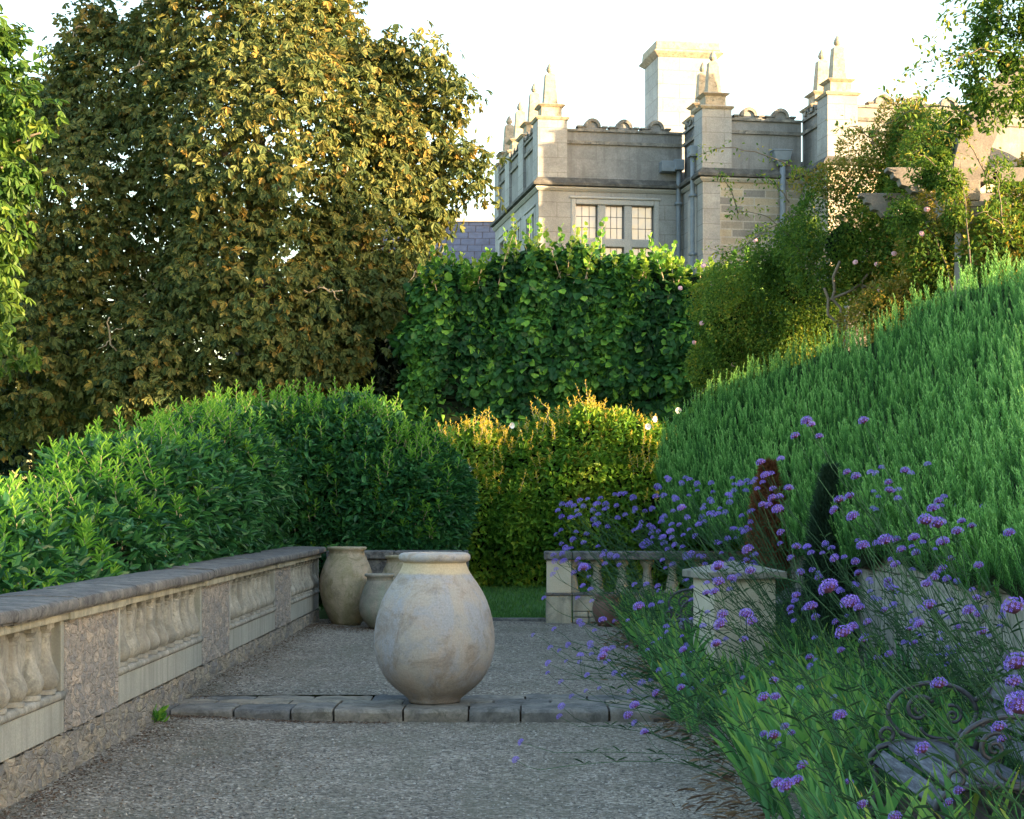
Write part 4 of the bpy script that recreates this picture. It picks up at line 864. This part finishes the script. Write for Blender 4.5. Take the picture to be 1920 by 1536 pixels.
# conifers
def conifer(name,x,y,h,r,mat,label):
    t=thing(name,(x,y,0),label,'conifer'); n=15000; f=R.rand(n); prof=np.interp(f,[0,.1,.5,.8,1],[1.25,1.2,1.0,.68,.2]); a=R.rand(n)*2*np.pi
    rr=r*prof*(1-.12*np.abs(R.normal(size=n)))*(1+.16*lump(np.c_[np.cos(a),np.sin(a),f*6],2.)); P=np.c_[x+rr*np.cos(a),y+rr*np.sin(a),f*h]
    D=np.c_[np.cos(a)*.6,np.sin(a)*.6,np.full(n,.7)]+R.normal(0,.35,(n,3)); g=Geo(); leaves(g,P,D,rdir(n),R.uniform(.04,.11,n),.013,T_DI,np.clip(.5+.3*lump(P,6)+R.normal(0,.15,n),0,1)); g.build('foliage',mat,t)
    g=Geo(); fz=np.linspace(0,.97,12); g.lathe((x,y,0),[(r*.82*np.interp(q,[0,.1,.5,.8,1],[1.2,1.15,.95,.6,.08]),q*h) for q in fz],14,.03); g.build('trunk',M['core'] if mat!=M['conbrown'] else M['deadtwig'],t,True)
conifer('brown_conifer',2.74,20.6,2.08,.22,M['conbrown'],'narrow dead brown columnar conifer behind the stone pedestal')
conifer('green_conifer',3.05,18.2,1.98,.22,M['congreen'],'narrow dark green columnar conifer right of the brown one')

# ------------------------------------------------------------------ irises
def iris_proto(k):
    g=Geo(); nl=R.randint(9,14); sg=5
    for i in range(nl):
        a=R.uniform(-.5,.5)+(0 if R.rand()<.7 else 1.2); L=R.uniform(.32,.60); w=R.uniform(.013,.023); lean=R.uniform(.2,.95)*(1 if R.rand()<.82 else -1); b=R.normal(0,.05,2)
        dirx=np.array([-math.cos(a),math.sin(a)*.8]); f=np.linspace(0,1,sg+1); ang=lean*(.55+.6*f**1.5)
        step=L/sg; pos=np.array([b[0],b[1],0.]); P=[pos.copy()]
        for j in range(sg): pos=pos+np.array([dirx[0]*math.sin(ang[j]),dirx[1]*math.sin(ang[j]),math.cos(ang[j])])*step; P.append(pos.copy())
        P=np.array(P); sd=np.array([R.normal(.3,.4),1.,R.normal(0,.2)]); sd=nrm(sd) if R.rand()<.4 else nrm(np.array([1.,R.normal(0,.4),.45*lean])); ww=w*np.interp(f,[0,.3,.7,.92,1],[.8,1,.85,.4,.03])
        cen=np.cross(sd,[0,0,1])*.15
        V=np.vstack([P-sd*ww[:,None],P+cen*ww[:,None],P+sd*ww[:,None]]); m=sg+1
        t=np.clip(R.rand()*.55+.25*f+(.35*(f>.85) if R.rand()<.25 else 0),0,1) if R.rand()>.03 else np.full(m,.95)
        g.add(V,[[j,j+1,m+j+1,m+j] for j in range(sg)]+[[m+j,m+j+1,2*m+j+1,2*m+j] for j in range(sg)],tint=np.tile(t,3))
    return g
protos=[]
cnt=0; y=7.3
while y<23.8:
    x=(1.42 if y<13 else 1.28)+R.uniform(-.03,.1)+.08*math.sin(y*1.7)
    while x<(3.2 if y<17 else 2.9):
        xx=x+R.uniform(-.05,.05); yy=y+R.uniform(-.09,.09); skip=False
        if xx>1.6 and yy<9.9: skip=(R.rand()<.93)
        if 1.38<xx<2.2 and 17.7<yy<19.75: skip=True
        if 1.5<xx<2.35 and 16.5<yy<17.5: skip=True
        if xx>2.6 and R.rand()<.6: skip=True
        if not skip:
            if len(protos)<8:
                o=iris_proto(0).build('iris_clump',M['iris'],smooth=True); protos.append(o)
            else: o=protos[R.randint(8)].copy(); COL.objects.link(o)
            o.location=(xx,yy,-.04 if yy<14.5 else .02); o.rotation_euler.z=R.uniform(-.5,.5); s=R.uniform(.8,1.15)*(.62 if 1.5<xx*17/yy<2.35 and 12.5<yy<16.6 else 1); o.scale=(s,s,s)
            if yy<11.5: lb='green sword leaved iris clump in the border around the nearer bench'
            elif yy<16: lb='green sword leaved iris clump in the middle stretch of the border'
            else: lb='green sword leaved iris clump around the stone pedestal and farther bench'
            tag(o,lb,'iris',{'g':'irises around the nearer bench','m':'irises in the middle of the border'}.get(lb[-5:]=='bench' and yy<11.5 and 'g' or (yy<16 and 'm'),'irises around the pedestal')); cnt+=1
        x+=R.uniform(.19,.30)
    y+=R.uniform(.30,.38)
print('irises',cnt)

# ------------------------------------------------------------------ verbena
def head_proto(dens):
    g=Geo(); n=dens; i=np.arange(n)+.5; ph=np.arccos(1-1.25*i/n); a=2.4*i*1.0; d=np.c_[np.cos(a)*np.sin(ph),np.sin(a)*np.sin(ph),np.cos(ph)]
    P=d*np.array([.5,.5,.36])*R.uniform(.88,1.08,(n,1)); pet=5
    for k in range(n):
        u=nrm(np.cross(d[k],[0.3,.1,1])); v=np.cross(d[k],u); r=.072*R.uniform(.8,1.2); aa=np.arange(pet)*2*np.pi/pet+R.rand()*6
        V=[P[k]-d[k]*.03]
        for q in aa: V+= [P[k]+(u*math.cos(q-.35)+v*math.sin(q-.35))*r+d[k]*.02,P[k]+(u*math.cos(q+.35)+v*math.sin(q+.35))*r+d[k]*.02]
        g.add(V,T=[[0,1+2*j,2+2*j] for j in range(pet)],tint=R.uniform(.25,1))
    g2=Geo(); g2.lathe((0,0,0),[(0,-.22),(.12,-.18),(.30,-.10),(.38,.0),(.34,.1),(.2,.18),(0,.22)],8,.05); return g,g2
hp=[]
for dens in (64,56,50,44):
    a,b=head_proto(dens); ma=a.build('flower_head',M['petal']).data; mb=b.build('calyx',M['calyx']).data; hp.append((ma,mb))
for o in list(bpy.data.objects):
    if o.type=='MESH' and o.data in [m for p in hp for m in p]: bpy.data.objects.remove(o)
heads=[(1346,1063,22),(1407,1071,18),(1372,1085,16),(1348,1092,20),(1325,1112,14),(1340,1110,16),(1402,1031,20),(1355,1153,20),(1351,1171,24),(1318,1174,12),(1399,1152,24),(1409,1166,20),(1343,1208,18),(1395,1200,15),(1432,1309,22),(1454,1307,18),(1451,1277,16),(1500,1291,13),(1575,1342,24),(1564,1309,13),(1451,1380,22),(1472,1363,16),(1484,1375,14),(1432,1377,14),(1460,1398,14),(1505,1436,20),(1475,1474,30),(1458,1469,22),(1495,1464,22),(1519,1502,16),(1592,1467,16),(1617,1509,20),(1678,1533,24),(1730,1405,28),(1761,1284,28),(1798,1483,20),(1779,1506,18),(1873,1365,26),(1880,1387,18),(1901,1140,42),(1906,1244,42),(1901,1279,28),(1911,1324,46),(1768,1017,22),(1660,1014,26),(1618,1024,22),(1690,1031,16),(1714,1009,19),(1514,1026,13),(1564,1049,15),(1554,1103,34),(1493,1117,15),(1521,1138,22),(1594,1131,32),(1611,1140,19),(1582,1187,30),(1599,1176,20),(1627,1167,15),(1618,1201,15),(1577,1220,14),(1646,1234,14),(1667,1227,15),(1737,1096,19),(1751,1084,17),(1742,1136,24),(1768,1066,15),(1835,1061,17),(1817,1145,23),(1831,1122,15),(1833,1153,15),(1796,1176,15),(1842,1185,19),(1723,1171,19),(1704,1180,14),(1713,1206,14),(1658,1145,14),(1674,1134,12),(1679,1059,16),(1638,1122,12),(1447,1244,10),(1570,1272,10),
(1512,790,20),(1521,797,14),(1491,818,16),(1536,819,14),(1619,790,18),(1426,868,16),(1464,861,13),(1435,892,16),(1446,889,12),(1412,905,10),(1430,905,10),(1420,917,10),(1479,916,16),(1449,917,12),(1448,935,16),(1461,932,14),(1430,947,14),(1441,948,14),(1458,956,20),(1464,999,14),(1463,1020,10),(1513,1026,13),(1588,886,14),(1605,894,17),(1632,886,12),(1642,888,12),(1653,877,11),(1697,883,16),(1708,888,12),(1739,871,12),(1666,905,14),(1668,920,16),(1684,919,12),(1683,935,13),(1638,922,9),(1647,932,9),(1574,938,18),(1593,931,16),(1564,957,16),(1599,969,22),(1650,947,8),(1636,953,10),(1642,956,10),(1760,940,16),(1770,932,12),(1749,954,20),(1736,977,28),(1758,983,28),(1764,950,12),(1792,948,10),(1843,950,11),(1803,978,14),(1822,987,14),(1795,997,20),(1819,1003,10),(1892,1000,20),(1565,1045,14),
(1094,1065,18),(1104,1082,8),(1130,1042,10),(1134,1058,10),(1161,1060,9),(1093,1099,10),(1020,1122,9),(1198,1138,20),(1212,1096,10),(1000,1191,8),(1039,1180,9),(1130,1163,14),(1153,1165,9),(1032,1215,10),(1028,1244,12),(1027,1262,8),(1049,1220,8),(1088,1229,12),(1087,1242,9),(1107,1207,12),(1109,1227,9),(1130,1232,18),(1134,1221,16),(1148,1216,12),(1052,1279,10),(1153,1263,12),(1169,1267,10),(1203,1281,13),(1230,1300,14),(1072,1306,10),(1084,1318,9),(1053,1325,13),(1049,1344,11),(1190,1323,17),(1178,1342,17),(1190,1356,12),(1209,1373,15),(977,1392,12),(1281,1219,14),(1277,1290,15),(967,1425,13),(993,1433,10),(1025,1423,8),(1278,953,15),(1257,997,13),(1242,1051,9),(1235,1108,8)]
Hd=[]
for px,py,s in heads:
    D=.046; Y=np.clip(D*F/(s*1.12),3.4,16.5); Hd.append([px,py,s*1.13,Y])
def field(n,fn,smin,smax,y0,y1):
    for _ in range(n):
        px,py=fn(); Y=R.uniform(y0,y1); Hd.append([px,py,R.uniform(smin,smax)*1.12,Y])
field(85,lambda:(lambda u,v:(1035+215*u, 905+(1-u)*45+v*(150-40*u)))(R.rand(),R.rand()**1.2),8,12,17.5,22)
field(110,lambda:(R.uniform(1240,1420),R.uniform(895,1090)),7.5,12,15,20)
field(105,lambda:(R.uniform(1480,1910),R.uniform(1010,1260)),8,15,10,14)
field(50,lambda:(R.uniform(1060,1400),R.uniform(1090,1300)),7,11,12,16)
Hd=np.array(Hd)
W=np.array([[(a-VX)*Y/F,Y,EYE-(b-VY)*Y/F] for a,b,s,Y in Hd])
# plant bases: to the right of and below each head, on the border soil
plants=[]
def zone(px,py,Y):
    if Y<6: return 'tall verbena with large purple heads close to the camera at the right'
    if Y<10.5 and px<1450: return 'verbena leaning left over the gravel edge with long thin stems'
    if Y<10.5: return 'tall verbena with purple heads around the nearer iron bench'
    if px<1260 and py>1110: return 'low sprawling verbena reaching over the gravel path'
    if px<1300: return 'bushy verbena with small purple heads in front of the open balustrade'
    if px<1480: return 'verbena standing behind the stone pedestal below the rosemary'
    return 'verbena in front of the pale retaining wall'
want=np.c_[np.clip(W[:,0]+.25+.35*np.maximum(W[:,2],.2)+R.uniform(0,.3,len(W)),1.35 ,3.15),np.clip(W[:,1]-R.uniform(-.2,.5,len(W)),3.0,23.5)]
used=np.zeros(len(W),bool); order=np.argsort(W[:,1])
for i in order:
    if used[i]: continue
    dd=np.linalg.norm((W-W[i])*[1,.8,.7],axis=1); near=np.where(~used&(dd<.75))[0]; near=near[np.argsort(dd[near])][:12]
    used[near]=True; bx,by=want[near].mean(0)
    if 1.45<bx*17/by<2.45 and 13<by<18: bx=2.5+R.uniform(0,.3) if W[near,2].mean()>.9 else 1.5
    plants.append((bx,by,near))
print('verbena plants',len(plants),'heads',len(W))
for bx,by,ids in plants:
    bz=-.06 if by<14.5 else 0.; px=Hd[ids,0].mean(); py=Hd[ids,1].mean(); lb=zone(px,py,by)
    t=thing('verbena',(bx,by,bz),lb,'verbena','verbenas: '+lb.split(' with ')[0] if False else 'verbenas '+{'tall verbena with l':'close to the camera','verbena leaning lef':'leaning over the path','tall verbena with p':'around the nearer bench','low sprawling verbe':'sprawling over the path','bushy verbena with ':'by the open balustrade','verbena standing be':'behind the pedestal','verbena in front of':'by the retaining wall'}[lb[:19]])
    base=np.array([bx,by,bz]); gs=Geo(); gl=Geo(); far=by>13; sr=.0026 if not far else .0034
    ids=list(ids); 
    while ids:
        i0=ids.pop(0); grp=[i0]+[j for j in ids if np.linalg.norm(W[j]-W[i0])<.22][:4]; ids=[j for j in ids if j not in grp]
        top_=W[grp].mean(0); dirn=nrm(base+[0,0,.0]-top_); node=top_+dirn*R.uniform(.10,.2)+[0.02,0,-.05]
        mid=base+(node-base)*.5+np.array([.10,0,.08])+R.normal(0,.03,3)
        f=np.linspace(0,1,9)[:,None]; st=base+R.normal(0,.03,3)*[1,1,0]; cur=(1-f)**2*st+2*f*(1-f)*mid+f**2*node; gs.tube(cur,np.linspace(sr,sr*.8,9),4,tint=R.rand())
        for j in grp:
            e=W[j]; m=(node+e)/2+R.normal(0,.012,3)+[0,0,-.01]; gs.tube([node,m,e],[sr*.8,sr*.6,sr*.6],4,tint=R.rand())
            ma,mb=hp[R.randint(4)]; o=bpy.data.objects.new('flower_head',ma); COL.objects.link(o); o.parent=t; sz=Hd[j,2]*Hd[j,3]/F
            o.location=Vector(e-base); ax=nrm(e-m+[0,0,.05]); o.rotation_euler=Vector(ax).to_track_quat('Z','Y').to_euler(); el=R.uniform(.85,1.35) if sz>.05 else 1; o.scale=(sz,sz,sz*el*1.15)
            if Hd[j,2]>15:
                c=bpy.data.objects.new('calyx',mb); COL.objects.link(c); c.parent=o
        # paired narrow leaves at nodes
        for q in (.3,.5,.68,.82):
            p=(1-q)**2*st+2*q*(1-q)*mid+q**2*node
            for sgn in (-1,1): leaves(gl,p[None],np.array([[sgn*R.uniform(.5,1),R.normal(0,.6),.45]]),np.array([[0,-.3,1.]]),R.uniform(.04,.09),.007,T_OV,R.rand())
            if R.rand()<.5: gs.tube([p,p+R.normal(0,.05,3)+[-.05,0,.10]],sr*.6,3,tint=R.rand())
    # extra leafy flowerless stems
    blk=by<17 and 1.45<bx*17/by<2.45
    for _ in range(0 if blk else (10 if bx>2.1 and by>10.5 else 1) if not far else 6):
        st=base+R.normal(0,.06,3)*[1,1,0]; e=W[list(plants[0][2])][0] if False else base+np.array([R.normal(-.25,.22),R.normal(0,.2),R.uniform(.45,1.0)*(1.1 if far else .9)]); mid=(st+e)/2+R.normal(0,.05,3)
        gs.tube([st,mid,e],[sr,sr*.8,sr*.4],4,tint=R.rand()*.6)
        for q in np.linspace(.25,.95,7):
            p=st+(e-st)*q; leaves(gl,p[None],np.array([[R.normal(),R.normal(),.5]]),np.array([[0,-.3,1.]]),R.uniform(.03,.08),.008,T_OV,R.rand())
    gs.build('stem',M['stemg'],t); gl.build('leaf',M['stemg'],t)

# ------------------------------------------------------------------ added unseen trees beyond the frame, placed to shade the terrace and chestnut
def shade_tree(x,y,h,r,label):
    t=thing('added_shade_tree',(x,y,1.5),label,'tree','added shade trees outside the frame on the sunset side'); BB=[((x+R.normal(0,r*.3),y+R.normal(0,r*.3),h-r*.55*k),(r,r,r*.75)) for k in (1,1.5,2.1,2.6)]
    g=Geo(); core(g,BB,.6); g.build('dark_core',M['core'],t); P,N=blob_pts(BB,2600,.12,.12,1,.85); shrub_leaves(P,N,.34,.2,T_OV,M['dark'],'foliage',t)
    g=Geo(); limb(g,(x,y,0),(x,y,h-r),.3,.15,5,.05); g.build('trunk',M['bark'],t)
SHADE=[(p*.375+30*.927,p*.927-30*.375,h,rr) for p,h,rr in ((3,5.6,3.),(8,5.8,3.),(13,6.,3.),(18,6.2,3.),(22,6.9,2.6),(26,6.4,2.4),(29.6,11.6,1.5),(33,6.6,2.4))]
for i,(x,y,h,r) in enumerate(SHADE): shade_tree(x,y,h,r,'added dark tree outside the frame to the right, placed to shade the terrace')

# ------------------------------------------------------------------ light, sky, camera
AZ,EL=rad(112),rad(5.5)    # clockwise from +Y
sd=np.array([math.sin(AZ)*math.cos(EL),math.cos(AZ)*math.cos(EL),math.sin(EL)])
ld=bpy.data.lights.new('sun','SUN'); ld.energy=3.6; ld.angle=rad(.6); ld.color=(1,.68,.36); lo=bpy.data.objects.new('sun',ld); COL.objects.link(lo)
lo.rotation_euler=Vector(sd).to_track_quat('Z','Y').to_euler()
wd=bpy.data.worlds.new('World'); SC.world=wd; wd.use_nodes=True; nt=wd.node_tree; bg=nt.nodes['Background']
sk=nt.nodes.new('ShaderNodeTexSky'); sk.sky_type='NISHITA'; sk.sun_disc=False; sk.sun_elevation=EL; sk.sun_rotation=AZ; sk.air_density=1.; sk.dust_density=1.5; sk.ozone_density=1.05
nt.links.new(sk.outputs[0],bg.inputs[0]); bg.inputs[1].default_value=.15
cam=bpy.data.cameras.new('camera'); co=bpy.data.objects.new('camera',cam); COL.objects.link(co); SC.camera=co
co.location=(0,0,EYE); co.rotation_euler=(rad(90),0,0); cam.sensor_width=36; cam.lens=36*F/1920; cam.shift_x=(960-VX)/1920; cam.shift_y=(VY-768)/1920
cam.clip_end=3000; cam.clip_start=.1
vs=SC.view_settings; SC.display_settings.display_device='sRGB'; vs.view_transform='Standard'; vs.look='None'; vs.exposure=3.0; vs.gamma=1
SC.cycles.max_bounces=6; SC.cycles.transparent_max_bounces=4; SC.cycles.use_denoising=True
